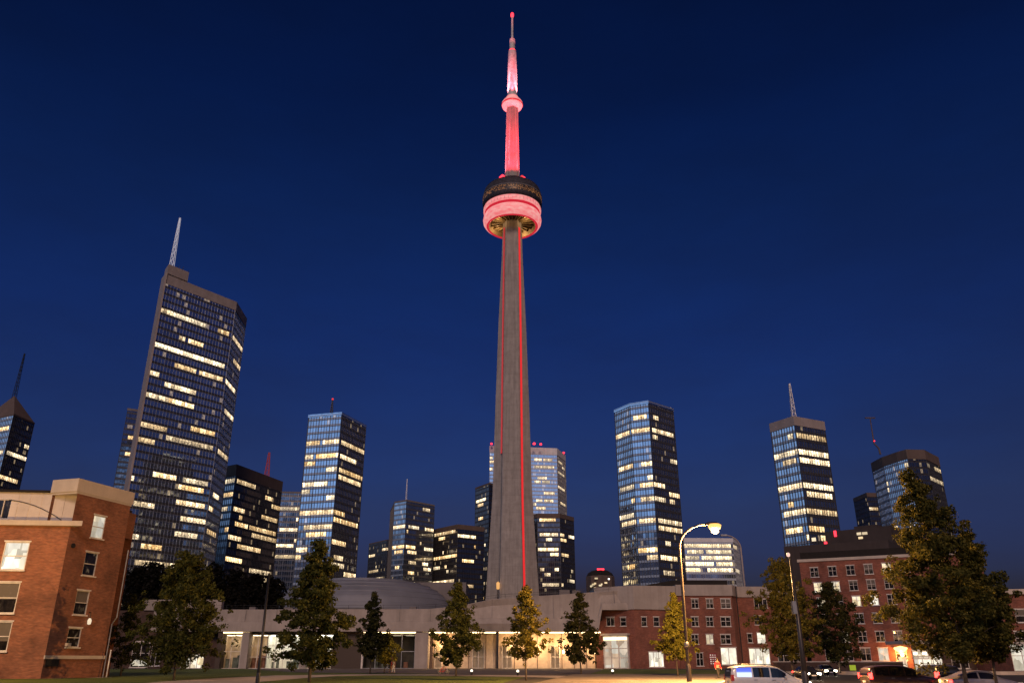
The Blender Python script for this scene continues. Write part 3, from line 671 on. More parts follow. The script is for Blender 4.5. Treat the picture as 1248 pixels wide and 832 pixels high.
# the little brown domed block with a red sign
c0 = at(732, 716, 500); r13 = empty('domed_block', (c0.x, c0.y, 0), 'small brown domed building with a red rooftop sign', 'building')
hz = at(732, 703, 500).z; tz = at(732, 694, 500).z
MB().lathe([(8.6, 0), (8.6, hz), (8.2, hz + .5)], (c0.x, c0.y, 0), 8).build('wall', M['brown_clad'], r13)
MB().lathe([(8.3, hz + .5), (7.2, hz + (tz - hz) * .55), (5, tz - .6), (2.5, tz - .1), (0, tz)], (c0.x, c0.y, 0), 8).build('roof', M['dark_roof'], r13)
MB().box((c0.x, c0.y - 4, tz - .2), (4.2, .4, 1.2)).build('sign', M['beacon'], r13)
rn = random.Random(3)
for k in range(9):
    px, py = rn.uniform(720, 742), rn.uniform(704, 716); q = at(px, py, c0.y - 8.9)
    MB().box((q.x, q.y, q.z), (rn.uniform(.8, 2), .1, .9)).build('lit_window', M['lit_white'], r13)
q = at(742.5, 716, 470); t_ = empty('roof_lamp', (q.x, 470, 0), 'thin pole with a white lamp in front of the domed block', 'lamp')
MB().tube([(q.x, 470, 0), (q.x, 470, at(742, 707, 470).z)], [.14, .1], 8).build('pole', M['galv'], t_)
MB().lathe([(0, -.5), (.5, -.2), (.5, .3), (0, .5)], (q.x, 470, at(742, 706, 470).z + .4), 10).build('globe', emit('white_globe', (1, .9, .75), 3, sample=False), t_, True)

# low dark blocks behind the right-hand brick building
def low_block(label, pxs, D, mat, cats='building', dep=25, lights=(), plant=True):
    (x0, y0), (x1, y1) = pxs; H = at(x0, y0, D).z; a, b_ = at_z(x0, y0, H), at_z(x1, y1, H)
    d = Vector((b_.x - a.x, b_.y - a.y)); n_ = Vector((-d.y, d.x)).normalized() * dep
    r = empty('low_block', ((a.x + b_.x) / 2, (a.y + b_.y) / 2, 0), label, cats)
    MB().prism([(a.x, a.y), (b_.x, b_.y), (b_.x + n_.x, b_.y + n_.y), (a.x + n_.x, a.y + n_.y)], 0, H).build('wall', M[mat], r)
    m_ = (Vector((a.x, a.y)) + Vector((b_.x, b_.y))) / 2 + n_ / 2
    if plant: MB().box((m_.x, m_.y, H + .9), (d.length * .35, dep * .4, 1.8), math.atan2(d.y, d.x)).build('plant_room', M[mat], r)
    for lx, ly, sz, mt in lights:
        v = ray(lx, ly); nn = -n_.normalized(); t = Vector((a.x, a.y)).dot(nn) / (v.x * nn.x + v.y * nn.y); q = v * t
        MB().box((q.x + nn.x * .1, q.y + nn.y * .1, EYE + q.z), (sz[0], .2, sz[1]), math.atan2(d.y, d.x)).build('lit_window', M[mt], r)
    return r
low_block('low grey-brown block just behind the dark roof of the right brick building', ((955, 666), (1082, 657)), 226, 'dark_clad', plant=False)
low_block('dark low block with red lamp and white lit windows beside the banded tower', ((1005, 648), (1085, 640)), 240, 'dark_clad', lights=((1018, 650, (.7, 1.7), 'beacon'), (1047, 650, (1.2, .7), 'lit_white'), (1054, 649.5, (1.4, .7), 'lit_white'), (1049, 655, (1.2, .6), 'lit_white'), (1006.5, 662, (.8, 1), 'beacon'), (992, 657, (1.2, 1), 'lit_white')))

# ------------------------------------------------------------------ the concrete tower
TX, TY = gx(624.4, 570), 570.0
tw = empty('observation_tower', (TX, TY, 0), 'very tall concrete needle tower with red lit pod and antenna', 'tower')
zs = np.array([0, 20, 43, 112, 173, 239, 300, 333]); Rz = np.array([21.5, 19.2, 17.1, 13.0, 11.5, 9.5, 7.0, 6.0]); Az = np.array([8.5, 8.1, 7.7, 6.6, 6.2, 5.8, 5.25, 5.0])
DEL = R(2.5)
def section(z):
    r_, a_ = np.interp(z, zs, Rz), np.interp(z, zs, Az); pts = []
    for k in range(3):
        th = -math.pi / 2 - DEL + k * 2 * math.pi / 3
        d = Vector((math.cos(th), math.sin(th))); p = Vector((-d.y, d.x))
        c = .18 * a_
        pts += [d * (r_ - c * .4) - p * a_, d * r_ - p * (a_ - c), d * r_ + p * (a_ - c), d * (r_ - c * .4) + p * a_]
        th2 = th + math.pi / 3; d2 = Vector((math.cos(th2), math.sin(th2))); p2 = Vector((-d2.y, d2.x))
        pts += [d2 * (1.1547 * a_ + .75) - p2 * 1.3, d2 * (1.1547 * a_ + .75) + p2 * 1.3]
    return pts
mb = MB(); lv = list(np.linspace(0, 333, 58)); secs = [section(z) for z in lv]; n = len(secs[0])
for s_, z in zip(secs, lv): mb.v += [(TX + p.x, TY + p.y, z) for p in s_]
for i in range(len(lv) - 1):
    for k in range(n):
        mb.f.append((i * n + k, i * n + (k + 1) % n, (i + 1) * n + (k + 1) % n, (i + 1) * n + k)); mb.uv.append([(0, 0)] * 4)
mb.build('shaft', M['tower_concrete'], tw)
def strip(side, hw, z0, z1, mat, off):
    mb = MB(); th = -math.pi / 2 - DEL + side * math.pi / 3; d = Vector((math.cos(th), math.sin(th))); p = Vector((-d.y, d.x)); zl_ = np.linspace(z0, z1, 40)
    for i in range(39):
        a, b_ = zl_[i], zl_[i + 1]; ra, rb = 1.1547 * np.interp(a, zs, Az) + off, 1.1547 * np.interp(b_, zs, Az) + off
        q = lambda r_, s_, z, dd=0: (TX + d.x * (r_ - dd) + p.x * s_ * hw, TY + d.y * (r_ - dd) + p.y * s_ * hw, z)
        mb.face([q(ra, -1, a), q(ra, 1, a), q(rb, 1, b_), q(rb, -1, b_)])
        mb.face([q(ra, 1, a), q(ra, 1, a, .5), q(rb, 1, b_, .5), q(rb, 1, b_)]); mb.face([q(ra, -1, a, .5), q(ra, -1, a), q(rb, -1, b_), q(rb, -1, b_, .5)])
    mb.build('light_strip', M[mat], tw)
strip(1, 1.15, 44, 326, 'red_strip', 1.05)
strip(-1, .7, 140, 326, 'red_strip_dim', 1.8)
pc = (TX, TY, 0)
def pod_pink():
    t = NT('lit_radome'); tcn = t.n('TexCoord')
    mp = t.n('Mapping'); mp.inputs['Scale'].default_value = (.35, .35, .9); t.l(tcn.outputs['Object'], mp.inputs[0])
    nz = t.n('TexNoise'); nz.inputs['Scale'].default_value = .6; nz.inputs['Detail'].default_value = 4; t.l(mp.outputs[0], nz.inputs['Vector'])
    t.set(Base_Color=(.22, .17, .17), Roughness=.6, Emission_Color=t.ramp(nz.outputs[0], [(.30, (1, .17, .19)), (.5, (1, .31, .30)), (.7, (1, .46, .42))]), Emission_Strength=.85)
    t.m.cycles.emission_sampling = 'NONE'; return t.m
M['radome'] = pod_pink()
M['pod_white'] = simple('pod_white_panels', (.7, .6, .58), .5)
M['pod_bronze'] = simple('bronze_soffit', (.34, .25, .13), .55, .2, .35, .4)
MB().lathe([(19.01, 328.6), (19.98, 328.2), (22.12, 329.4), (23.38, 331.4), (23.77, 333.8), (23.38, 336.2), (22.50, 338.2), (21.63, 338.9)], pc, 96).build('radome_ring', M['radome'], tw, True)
MB().lathe([(18.9, 328.7), (19.6, 327.95), (20.3, 327.9), (20.9, 328.6)], pc, 96).build('lower_light_ring', emit('red_edge', (1, .03, .06), .6, sample=False), tw, True)
MB().lathe([(21.63, 338.9), (21.82, 340.2), (22.50, 340.8)], pc, 96).build('light_ring', emit('red_ring', (1, .02, .05), .62, sample=False), tw, True)
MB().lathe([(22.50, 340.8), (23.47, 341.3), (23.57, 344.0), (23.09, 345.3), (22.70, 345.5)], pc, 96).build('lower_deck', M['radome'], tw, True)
mb = MB()
for k in range(48):
    a = 2 * math.pi * k / 48; mb.box((TX + 23.6 * math.cos(a), TY + 23.6 * math.sin(a), 342.7), (.12, .25, 2.4), a)
mb.build('deck_window_rail', M['pod_white'], tw)
def deckm():
    t = NT('deck_glass'); uv = t.n('UVMap'); fl = t.n('VectorMath', operation='FLOOR'); mp = t.n('Mapping'); mp.inputs['Scale'].default_value = (2.5, 4, 1); t.l(uv.outputs[0], mp.inputs[0]); t.l(mp.outputs[0], fl.inputs[0])
    wn = t.n('TexWhiteNoise'); t.l(fl.outputs[0], wn.inputs['Vector'])
    t.set(Base_Color=(.05, .045, .05), Metallic=.4, Roughness=.5, Emission_Color=(1, .40, .12), Emission_Strength=t.math('MULTIPLY', t.math('GREATER_THAN', wn.outputs[0], .72), .26)); t.m.cycles.emission_sampling = 'NONE'; return t.m
M['deck'] = deckm()
M['pod_dark'] = simple('dark_pod_panels', (.05, .046, .06), .75, .2, .4, .6)
MB().lathe([(22.70, 345.5), (23.86, 346.2), (24.35, 348.0), (24.35, 349.4)], pc, 96).build('steel_band', M['pod_dark'], tw, True)
MB().lathe([(24.35, 349.4), (24.49, 351), (24.49, 352.4), (24.35, 354.0)], pc, 96).build('observation_deck', M['deck'], tw, True)
MB().lathe([(24.35, 354.0), (24.59, 354.2), (24.54, 355.0), (24.15, 355.2)], pc, 96).build('deck_rim', M['grey_clad'], tw, True)
MB().lathe([(24.15, 355.2), (23.86, 357.5), (23.09, 360.6), (22.50, 361.4), (21.53, 361.6)], pc, 96).build('upper_deck', M['pod_dark'], tw, True)
MB().lathe([(21.92, 361.2), (22.50, 361.8), (21.73, 362.8), (15.52, 365.6), (11.64, 367.2), (11.15, 370.5), (0.00, 371)], pc, 64).build('roof', M['pod_dark'], tw, True, auto=35)
MB().lathe([(3.88, 334), (8.73, 333), (17.27, 333.6), (18.43, 331), (19.01, 328.6)], pc, 64).build('soffit', M['pod_bronze'], tw, True)
mb = MB()
for k in range(24):
    a = 2 * math.pi * k / 24; c_, s_ = math.cos(a), math.sin(a)
    mb.beam((TX + 7 * c_, TY + 7 * s_, 331.8), (TX + 18.2 * c_, TY + 18.2 * s_, 332.2), .45, 1.6)
mb.build('soffit_ribs', M['pod_bronze'], tw)
# upper shaft, upper pod, antenna
M['shaft_up'] = concrete('upper_concrete', (.38, .34, .33), .25)
mb = MB()
for i, (z0, z1, r0, r1_) in enumerate(((368, 446, 6.3, 5.0),)):
    for k in range(6):
        a0, a1 = 2 * math.pi * (k / 6) + R(8), 2 * math.pi * ((k + 1) / 6) + R(8)
        P_ = lambda r_, a, z: (TX + r_ * math.cos(a), TY + r_ * math.sin(a), z)
        mb.face([P_(r0, a0, z0), P_(r0, a1, z0), P_(r1_, a1, z1), P_(r1_, a0, z1)])
        am = (a0 + a1) / 2
        mb.beam(P_(r0 * .9, am, z0), P_(r1_ * .9, am, z1), 1.6, 1.6)
mb.build('upper_shaft', M['shaft_up'], tw)
for k, px_off in ((0, -9.2), (1, 9.4), (2, -8.0), (3, 8.2)):
    mb = MB(); mb.lathe([(0, -1.2), (1.5, -.8), (1.7, .8), (.9, 1.9), (0, 2.1)], (TX + px_off, TY - 4 + k, 372.2 + (k // 2) * 2.6), 14)
    mb.build('floodlight', M['beacon'] if k != 3 else M['beacon_dim'], tw, True)
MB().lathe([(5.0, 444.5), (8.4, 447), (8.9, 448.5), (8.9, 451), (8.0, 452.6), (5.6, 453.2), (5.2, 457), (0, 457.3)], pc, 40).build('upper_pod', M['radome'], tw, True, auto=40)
MB().lathe([(8.95, 448.3), (9.3, 449), (8.95, 450)], pc, 40).build('upper_pod_ring', emit('red_ring_upper', (1, .03, .05), .8, sample=False), tw, True)
M['ant_pink'] = simple('antenna_cladding', (.6, .54, .55), .5, 0, .3, .4)
mb = MB(); mb.lathe([(4.6, 456), (4.4, 459), (4.3, 480), (3.6, 505), (3.4, 507.5)], pc, 16); an = mb.build('antenna', M['ant_pink'], tw, True, auto=40)
MB().lathe([(2.5, 507.5), (2.6, 509), (2.5, 521), (1.4, 521.5)], pc, 12).build('antenna_segment', M['ant_pink'], an, True, auto=40)
MB().lathe([(1.1, 521.5), (1.0, 536), (.8, 549)], pc, 10).build('antenna_mast', M['ant_pink'], an, True)
MB().lathe([(2.6, 506.4), (3.0, 507), (3.0, 508.6), (2.6, 509.2)], pc, 14).build('antenna_collar', M['beacon'], an, True)
MB().lathe([(1.6, 520.5), (1.9, 521.2), (1.6, 522)], pc, 12).build('antenna_collar', M['beacon_dim'], an, True)
MB().lathe([(0, 547), (1.3, 547.6), (1.5, 549.5), (1.3, 551.4), (0, 553)], pc, 12).build('beacon', M['beacon'], an, True)
def light(kind, loc, target, power, col, size=.5, spot=None, blend=.5):
    l = bpy.data.lights.new('lamp_light', kind); l.energy = power; l.color = col
    if kind in ('POINT', 'SPOT'): l.shadow_soft_size = size
    if kind == 'SPOT': l.spot_size = spot; l.spot_blend = blend
    o = bpy.data.objects.new('lamp_light', l); C.objects.link(o); o.location = loc
    if target is not None: o.rotation_euler = (Vector(target) - Vector(loc)).to_track_quat('-Z', 'Y').to_euler()
    return o
for a, pw_, cl_ in ((-172, 300000, (1, .17, .23)), (-112, 230000, (1, .022, .055)), (-68, 230000, (1, .022, .055)), (-8, 300000, (1, .17, .23)), (60, 200000, (1, .03, .08)), (120, 200000, (1, .03, .08))):
    a = R(a); light('SPOT', (TX + 21.5 * math.cos(a), TY + 21.5 * math.sin(a), 365.0), (TX, TY, 418), pw_, cl_, .8, R(58), .8); light('SPOT', (TX + 20 * math.cos(a + .2), TY + 20 * math.sin(a + .2), 365.2), (TX, TY, 446), pw_ * 2.2, cl_, .8, R(26), .8)
for a, cl_ in ((-150, (1, .28, .34)), (-90, (1, .08, .14)), (-30, (1, .28, .34)), (90, (1, .1, .17))):
    a = R(a); light('SPOT', (TX + 8.3 * math.cos(a), TY + 8.3 * math.sin(a), 453.6), (TX, TY, 515), 260000, cl_, .6, R(40), .9); light('SPOT', (TX + 8.4 * math.cos(a + .3), TY + 8.4 * math.sin(a + .3), 453.6), (TX, TY, 545), 520000, cl_, .6, R(16), .9)
for a in (-140, -40, 60, 150):
    a = R(a); light('POINT', (TX + 14 * math.cos(a), TY + 14 * math.sin(a), 329.2), None, 1500, (1, .62, .30), .6)
# door lamp at the foot of the shaft
q = at(607, 722, 556); t_ = empty('flood_lamp', (q.x, 552, 0), 'orange lit lamp post at the foot of the concrete tower', 'lamp')
MB().tube([(q.x, 552, 0), (q.x, 552, at(607, 716, 552).z)], .35, 8).build('pole', M['pole'], t_)
MB().lathe([(0, -2.6), (1.0, -2.2), (1.15, 1.6), (0, 2.6)], (q.x, 552, at(607, 713, 552).z), 12).build('lamp_head', emit('orange_lamp', (1, .5, .16), .9, sample=False), t_, True)

# ------------------------------------------------------------------ brick buildings
def wall_open(mb, p0, p1, z0, z1, ops, dep=.28):
    p0, p1 = Vector(p0), Vector(p1); d = p1 - p0; L = d.length; d = d / L; nn = Vector((d.y, -d.x))
    us = sorted({0, L, *[o[0] for o in ops], *[o[1] for o in ops]}); vs = sorted({z0, z1, *[o[2] for o in ops], *[o[3] for o in ops]})
    P_ = lambda a, z, q=0: (p0.x + d.x * a - nn.x * q, p0.y + d.y * a - nn.y * q, z)
    for i in range(len(us) - 1):
        for j in range(len(vs) - 1):
            um, vm = (us[i] + us[i + 1]) / 2, (vs[j] + vs[j + 1]) / 2
            if any(o[0] < um < o[1] and o[2] < vm < o[3] for o in ops): continue
            mb.face([P_(us[i], vs[j]), P_(us[i + 1], vs[j]), P_(us[i + 1], vs[j + 1]), P_(us[i], vs[j + 1])], [(us[i], vs[j]), (us[i + 1], vs[j]), (us[i + 1], vs[j + 1]), (us[i], vs[j + 1])])
    for a0, a1, b0, b1 in ops:
        for (a, b, c, e) in (((a0, b0), (a0, b1), 0, 0), ((a1, b1), (a1, b0), 0, 0), ((a0, b1), (a1, b1), 0, 0), ((a1, b0), (a0, b0), 0, 0)):
            mb.face([P_(a[0], a[1]), P_(b[0], b[1]), P_(b[0], b[1], dep), P_(a[0], a[1], dep)], [(a[0], a[1]), (b[0], b[1]), (b[0] + dep, b[1]), (a[0] + dep, a[1])])
WCACHE = {}
def window(parent, p0, p1, a, z, wd, ht, style='sash', lit=None, sill=True):
    p0, p1 = Vector(p0), Vector(p1); d = (p1 - p0).normalized(); nn = Vector((d.y, -d.x)); ang = math.atan2(d.y, d.x)
    loc = Vector((p0.x + d.x * a - nn.x * .10, p0.y + d.y * a - nn.y * .10, z))
    key = (round(wd, 2), round(ht, 2), style, sill)
    if key not in WCACHE:
        f = MB(); t = .075 if wd < 2.2 else .10
        f.box((-wd / 2 + t / 2, 0, ht / 2), (t, .12, ht)); f.box((wd / 2 - t / 2, 0, ht / 2), (t, .12, ht))
        f.box((0, 0, ht - t / 2), (wd - 2 * t, .118, t)); f.box((0, 0, t / 2), (wd - 2 * t, .118, t))
        if style == 'sash': f.box((0, -.02, ht * .5), (wd - 2 * t, .10, t)); 
        if style in ('pair', 'grid'): f.box((0, -.02, ht / 2), (t * 1.2, .10, ht - 2 * t))
        if style == 'grid': f.box((0, -.021, ht * .55), (wd - 2 * t, .09, t))
        if style == 'wide':
            for k in (1, 2): f.box((-wd / 2 + wd * k / 3, -.02, ht / 2), (t, .10, ht - 2 * t))
        if sill: f.box((0, -.12, -.06), (wd + .24, .30, .12)); f.box((0, -.075, ht + .07), (wd + .2, .12, .14))
        fo = f.build('window', M['frame']); fm = fo.data; bpy.data.objects.remove(fo)
        g = MB(); g.face([(-wd / 2 + t, .03, t), (wd / 2 - t, .03, t), (wd / 2 - t, .03, ht - t), (-wd / 2 + t, .03, ht - t)])
        WCACHE[key] = (fm, g)
    fm, g = WCACHE[key]
    o = bpy.data.objects.new('window', fm); C.objects.link(o); o.parent = parent; o.matrix_parent_inverse = parent_inv(parent)
    o.location = loc; o.rotation_euler = (0, 0, ang)
    mt = M[lit] if lit else M['pane_dark']
    k2 = key + (mt.name,)
    if k2 not in WCACHE:
        po = g.build('pane', mt); WCACHE[k2] = po.data; bpy.data.objects.remove(po)
    p = bpy.data.objects.new('pane', WCACHE[k2]); C.objects.link(p); p.parent = o
    return o
def on_wall(p0, p1, px, py):
    """where the sight line through a photo pixel meets a wall: metres along it, height"""
    p0, p1 = Vector(p0), Vector(p1); d = (p1 - p0).normalized(); nn = Vector((d.y, -d.x)); v = ray(px, py); t = p0.dot(nn) / (v.x * nn.x + v.y * nn.y)
    return (Vector((v.x * t, v.y * t)) - p0).dot(d), EYE + v.z * t

def brick_wall(parent, p0, p1, z0, z1, wins, mat, dep=.28, name='wall'):
    """wins: (px, py of the centre, width, height, style, lit)"""
    ops = []; rec = []
    L = (Vector(p1) - Vector(p0)).length
    for (px, py, wd, ht, st, lit) in wins:
        a, z = on_wall(p0, p1, px, py)
        a = min(max(a, wd / 2 + .05), L - wd / 2 - .05); zb = max(z - ht / 2, z0 + .02)
        ops.append((a - wd / 2, a + wd / 2, zb, zb + ht)); rec.append((a, zb, wd, ht, st, lit))
    mb = MB(); wall_open(mb, p0, p1, z0, z1, ops, dep); mb.build(name, M[mat], parent)
    for a, zb, wd, ht, st, lit in rec: window(parent, p0, p1, a, zb, wd, ht, st, lit)

# --- near brick building, left edge
H1 = 19.3
A0 = at_z(98, 583, H1); A1 = at_z(162, 600, H1)
c0 = Vector((A0.x, A0.y)); c1 = Vector((A1.x, A1.y)); dd = (c1 - c0).normalized(); nn = Vector((dd.y, -dd.x))
print('left block', c0, c1, (c1 - c0).length)
lb = empty('brick_building', (c0.x, c0.y, 0), 'near orange-brick building at the left edge with stone parapet and set-back attic', 'building')
zc = at(98, 592, c0.y).z
w1 = []
for px, py, lt in ((120, 642, 'pane_lit'), (110, 687, None), (99.5, 734, None), (90, 776.5, None)): w1.append((px, py, 1.75, 2.35 if py < 760 else 1.8, 'sash', lt))
brick_wall(lb, c0, c1, 0, H1 - 1.35, w1, 'brick_a')
back = -nn * 3.2
e0, e1 = c0 + back, c1 + back
for a, b_ in ((c1, e1), (e1, e0)):
    mb = MB(); wall_open(mb, a, b_, 0, H1 - 1.35, []); mb.build('wall', M['brick_a'], lb)
def ring(parent, poly, z0, z1, g, mat, name):
    cen = sum(poly, Vector((0, 0))) / len(poly); MB().prism([tuple(cen + (p - cen) * (1 + g / (p - cen).length)) for p in poly], z0, z1).build(name, M[mat], parent)
ring(lb, [c0, c1, e1, e0], H1 - 1.35, H1, .25, 'stone', 'parapet'); ring(lb, [c0, c1, e1, e0], H1 - 1.55, H1 - 1.35, .12, 'stone', 'cornice')
# left wing: turned to face the street, lower, with a white attic set back
z_w = at(82, 641, c0.y).z
g0 = c0.copy(); g1 = c0 + Vector((-34, -3.2))
mbw = [(18, 677, 2.4, 2.75, 'sash', 'pane_white'), (5, 728, 2.5, 2.9, 'sash', None), (-4, 775, 2.4, 2.7, 'sash', None), (-60, 677, 2.4, 2.75, 'sash', None), (-75, 728, 2.4, 2.75, 'sash', None)]
brick_wall(lb, g1, g0, 0, z_w, mbw, 'brick_a')
h0, h1_ = g0 + Vector((0, 14)), g1 + Vector((0, 14))
mb = MB(); wall_open(mb, h0, h1_, 0, H1 - 1.4, []); wall_open(mb, h1_, g1, 0, z_w, []); wall_open(mb, g0, h0, z_w + .5, H1 - 1.4, []); mb.build('wall', M['brick_a'], lb)
MB().prism([tuple(g1 + Vector((-.3, -.45))), tuple(g0 + Vector((1.3, -.35))), tuple(g0 + Vector((.0, .6))), tuple(g1 + Vector((-.3, .6)))], z_w, z_w + .5).build('cornice', M['stone'], lb)
a0_, a1_ = g1 + Vector((0, 1.3)), g0 + Vector((-.6, 1.5)); zt_ = at(40, 601, a1_.y).z
opsl = []
aw, zw = on_wall(a0_, a1_, 3, 620)
mb = MB(); wall_open(mb, a0_, a1_, z_w + .5, zt_, [(aw - .75, aw + .75, zw - 1.0, zw + 1.0)], .2); mb.build('attic_wall', M['attic'], lb)
window(lb, a0_, a1_, aw, zw - 1.0, 1.5, 2.0, 'pair', None)
mb = MB(); L_ = (a1_ - a0_).length; dv = (a1_ - a0_).normalized(); nv = Vector((dv.y, -dv.x)); k = 1.2
while k < L_ - .3:
    q = a0_ + dv * k
    if abs(k - aw) > 1.0: mb.box((q.x + nv.x * .02, q.y + nv.y * .02, (z_w + .5 + zt_) / 2), (.06, .05, zt_ - z_w - .5), math.atan2(dv.y, dv.x))
    k += 1.15
mb.build('panel_battens', M['attic'], lb)
MB().prism([tuple(a0_ + Vector((-.2, -.3))), tuple(a1_ + Vector((.25, -.3))), tuple(a1_ + Vector((.25, 12))), tuple(a0_ + Vector((-.2, 12)))], zt_ + .003, zt_ + .22).build('roof', M['dark_roof'], lb)
cab = []
for k in range(9):
    f = k / 8; q = at(14 + 60 * f, 610 + 20 * f * f + 3 * f, a1_.y - .3); cab.append((q.x, a0_.y + (a1_.y - a0_.y) * (1 - (a1_.x - q.x) / (a1_.x - a0_.x)) - .08, q.z))
MB().tube(cab, .035, 6).build('cable', M['steel'], lb)
q0_, q1_ = c0 + nn * .08 - dd * .1, c1 + nn * .08
zb_ = at(129, 800.5, c1.y).z
mb = MB(); mb.beam((q0_.x, q0_.y, zb_), (q1_.x, q1_.y, zb_), .18, .32); mb.build('string_course', M['stone'], lb)
a, z = on_wall(c0, c1, 88.5, 664.5); q = c0 + dd * a + nn * .03; mb = MB(); mb.tube([(q.x, q.y, z), (q.x + nn.x * .12, q.y + nn.y * .12, z)], .24, 14); mb.build('vent', M['steel'], lb)
a, z = on_wall(c0, c1, 51, 807); q = c0 + dd * max(a, 1) + nn * .05; MB().box((q.x, q.y, z), (1.6, .1, .7), math.atan2(dd.y, dd.x)).build('air_grille', M['steel'], lb)
a, z = on_wall(c0, c1, 106.5, 757); q = c0 + dd * a + nn * .25
mb = MB(); mb.beam((q.x - nn.x * .25, q.y - nn.y * .25, z + .9), (q.x, q.y, z + .9), .07); mb.beam((q.x, q.y, z + .9), (q.x, q.y, z + .3), .05); sc_ = mb.build('wall_lantern', M['steel'], lb)
MB().lathe([(0, -.3), (.16, -.24), (.2, .1), (.1, .32), (0, .34)], (q.x, q.y, z), 12).build('lamp_glass', emit('lantern_glass', (1, .8, .55), .9, sample=False), sc_, True)
a, z = on_wall(c0, c1, 81, 785); q = c0 + dd * a + nn * .2; MB().box((q.x, q.y, z), (.5, .3, .3), math.atan2(dd.y, dd.x)).build('window_box', M['stone'], lb)
# rainwater pipe at the far corner
q = c1 + dd * .18 + nn * .1
MB().tube([(q.x, q.y, 0), (q.x, q.y, at(137, 760, q.y).z), (q.x + .4, q.y, at(137, 752, q.y).z), (q.x + .4, q.y, at(150, 670, q.y).z)], .07, 8).build('downpipe', M['galv'], lb)
sheet('footway', [(c0.x - 30, c0.y - 14), (c1.x + 1.4, c1.y - 3), (c1.x + 1.2, c1.y + .5), (c0.x + .3, c0.y - .2), (c0.x - 34, c0.y - 3.6)], .024, M['paving'])
# --- long pale hall in the middle, with canopy and glazed bays
YF = 185.0
hall = empty('long_hall', (gx(450, YF), YF, 0), 'long low hall with sweeping pale fascia and warm lit glazed bays', 'building')
XL, XR = gx(262, YF), gx(733, YF)
zt = lambda py: zy(py, YF)
# sweeping fascia: top edge rises to the right
xs = np.linspace(gx(178, 183), gx(829, 183), 120); topz = np.interp((xs / (183 / 1.0763) * FPX) + 624, [170, 520, 560, 600, 660, 720, 780, 829], [zt(743), zt(742), zt(738), zt(730), zt(726), zt(722), zt(718), zt(714)])
bz = zt(770); mb = MB()
rows = []
for i, x in enumerate(xs):
    px = x / (183 / 1.0763) * FPX + 624; f = np.clip((px - 545) / 120, 0, 1); f = f * f * (3 - 2 * f); hump = math.exp(-((px - 590) / 38) ** 2)
    t_, yb = topz[i], 183.0; lowz = bz if px < 733 else bz + (zt(744) - bz) * min(1, (px - 733) / 3.0)
    mid = lowz + (t_ - lowz) * (.46 - .1 * f)
    rows.append([(x, yb + .0, lowz), (x, yb - .25, lowz + .12), (x, yb - .3 - .9 * hump, lowz + (mid - lowz) * .6), (x, yb - .1 - .2 * hump, mid - .03), (x, yb + .14 + .5 * f, mid + .05), (x, yb + .3 + .9 * f + .6 * hump, lowz + (t_ - lowz) * .8), (x, yb + .3 + .6 * f, t_ - .1), (x, yb + .45 + .6 * f, t_), (x, yb + 3.5, t_ - .15)])
nr = len(rows[0])
for r_ in rows: mb.v += r_
for i in range(len(rows) - 1):
    for k in range(nr - 1): mb.f.append((i * nr + k, (i + 1) * nr + k, (i + 1) * nr + k + 1, i * nr + k + 1)); mb.uv.append([(0, 0)] * 4)
mb.build('fascia', M['fascia'], hall, True, auto=28)
mb = MB()
for i in range(0, len(rows) - 1, 7):
    x = rows[i][0][0]; mb.beam((x, rows[i][3][1] - .03, rows[i][3][2]), (x, rows[i][6][1] - .03, rows[i][6][2]), .07, .05)
mb.build('fascia_joints', M['grey_clad'], hall)
MB().prism([(xs[0], 186.4), (gx(735, 187), 186.4), (gx(735, 230), 226), (xs[0], 226)], bz + 2.5, zt(744)).build('roof', M['dark_roof'], hall)
MB().prism([(xs[0], 183.02), (gx(733, 183), 183.02), (gx(733, 183), 190.5), (xs[0], 190.5)], bz + .05, bz + .35).build('canopy_soffit', M['fascia'], hall)
M['cove'] = emit('cove_light', (1, .68, .34), 7)
for px0, px1 in ((268, 300), (441, 506), (514, 604), (608, 733)):
    MB().box(((gx(px0, 183.4) + gx(px1, 183.4)) / 2, 183.5, bz - .08), (gx(px1, 183.4) - gx(px0, 183.4), .35, .22)).build('canopy_light', M['cove'], hall)
MB().box(((XL + XR) / 2, 190.8, bz / 2), (XR - XL, .4, bz)).build('back_wall', simple('beige_render', (.58, .46, .34), .8, 0, .12), hall)
def pier(px0, px1, y0=183.3, y1=186, mat='fascia', name='pier', zb=0, zt_=None):
    a, b_ = gx(px0, y0), gx(px1, y0); MB().box(((a + b_) / 2, (y0 + y1) / 2, (zb + (zt_ or bz)) / 2), (b_ - a, y1 - y0, (zt_ or bz) - zb)).build(name, M[mat], hall)
pier(262, 268, mat='brick_d'); pier(292, 300.5); pier(365, 372, mat='fascia'); pier(404, 440, 184.5, 186, 'brick_d', 'wall'); pier(505, 521, 183.2, 187.5)
pier(604.5, 607.5, 183.3, 183.9, 'steel', 'post'); pier(440, 442, 184.4, 184.8, 'frame', 'post'); pier(521, 527, 187.5, 190, 'brown_clad', 'wall')
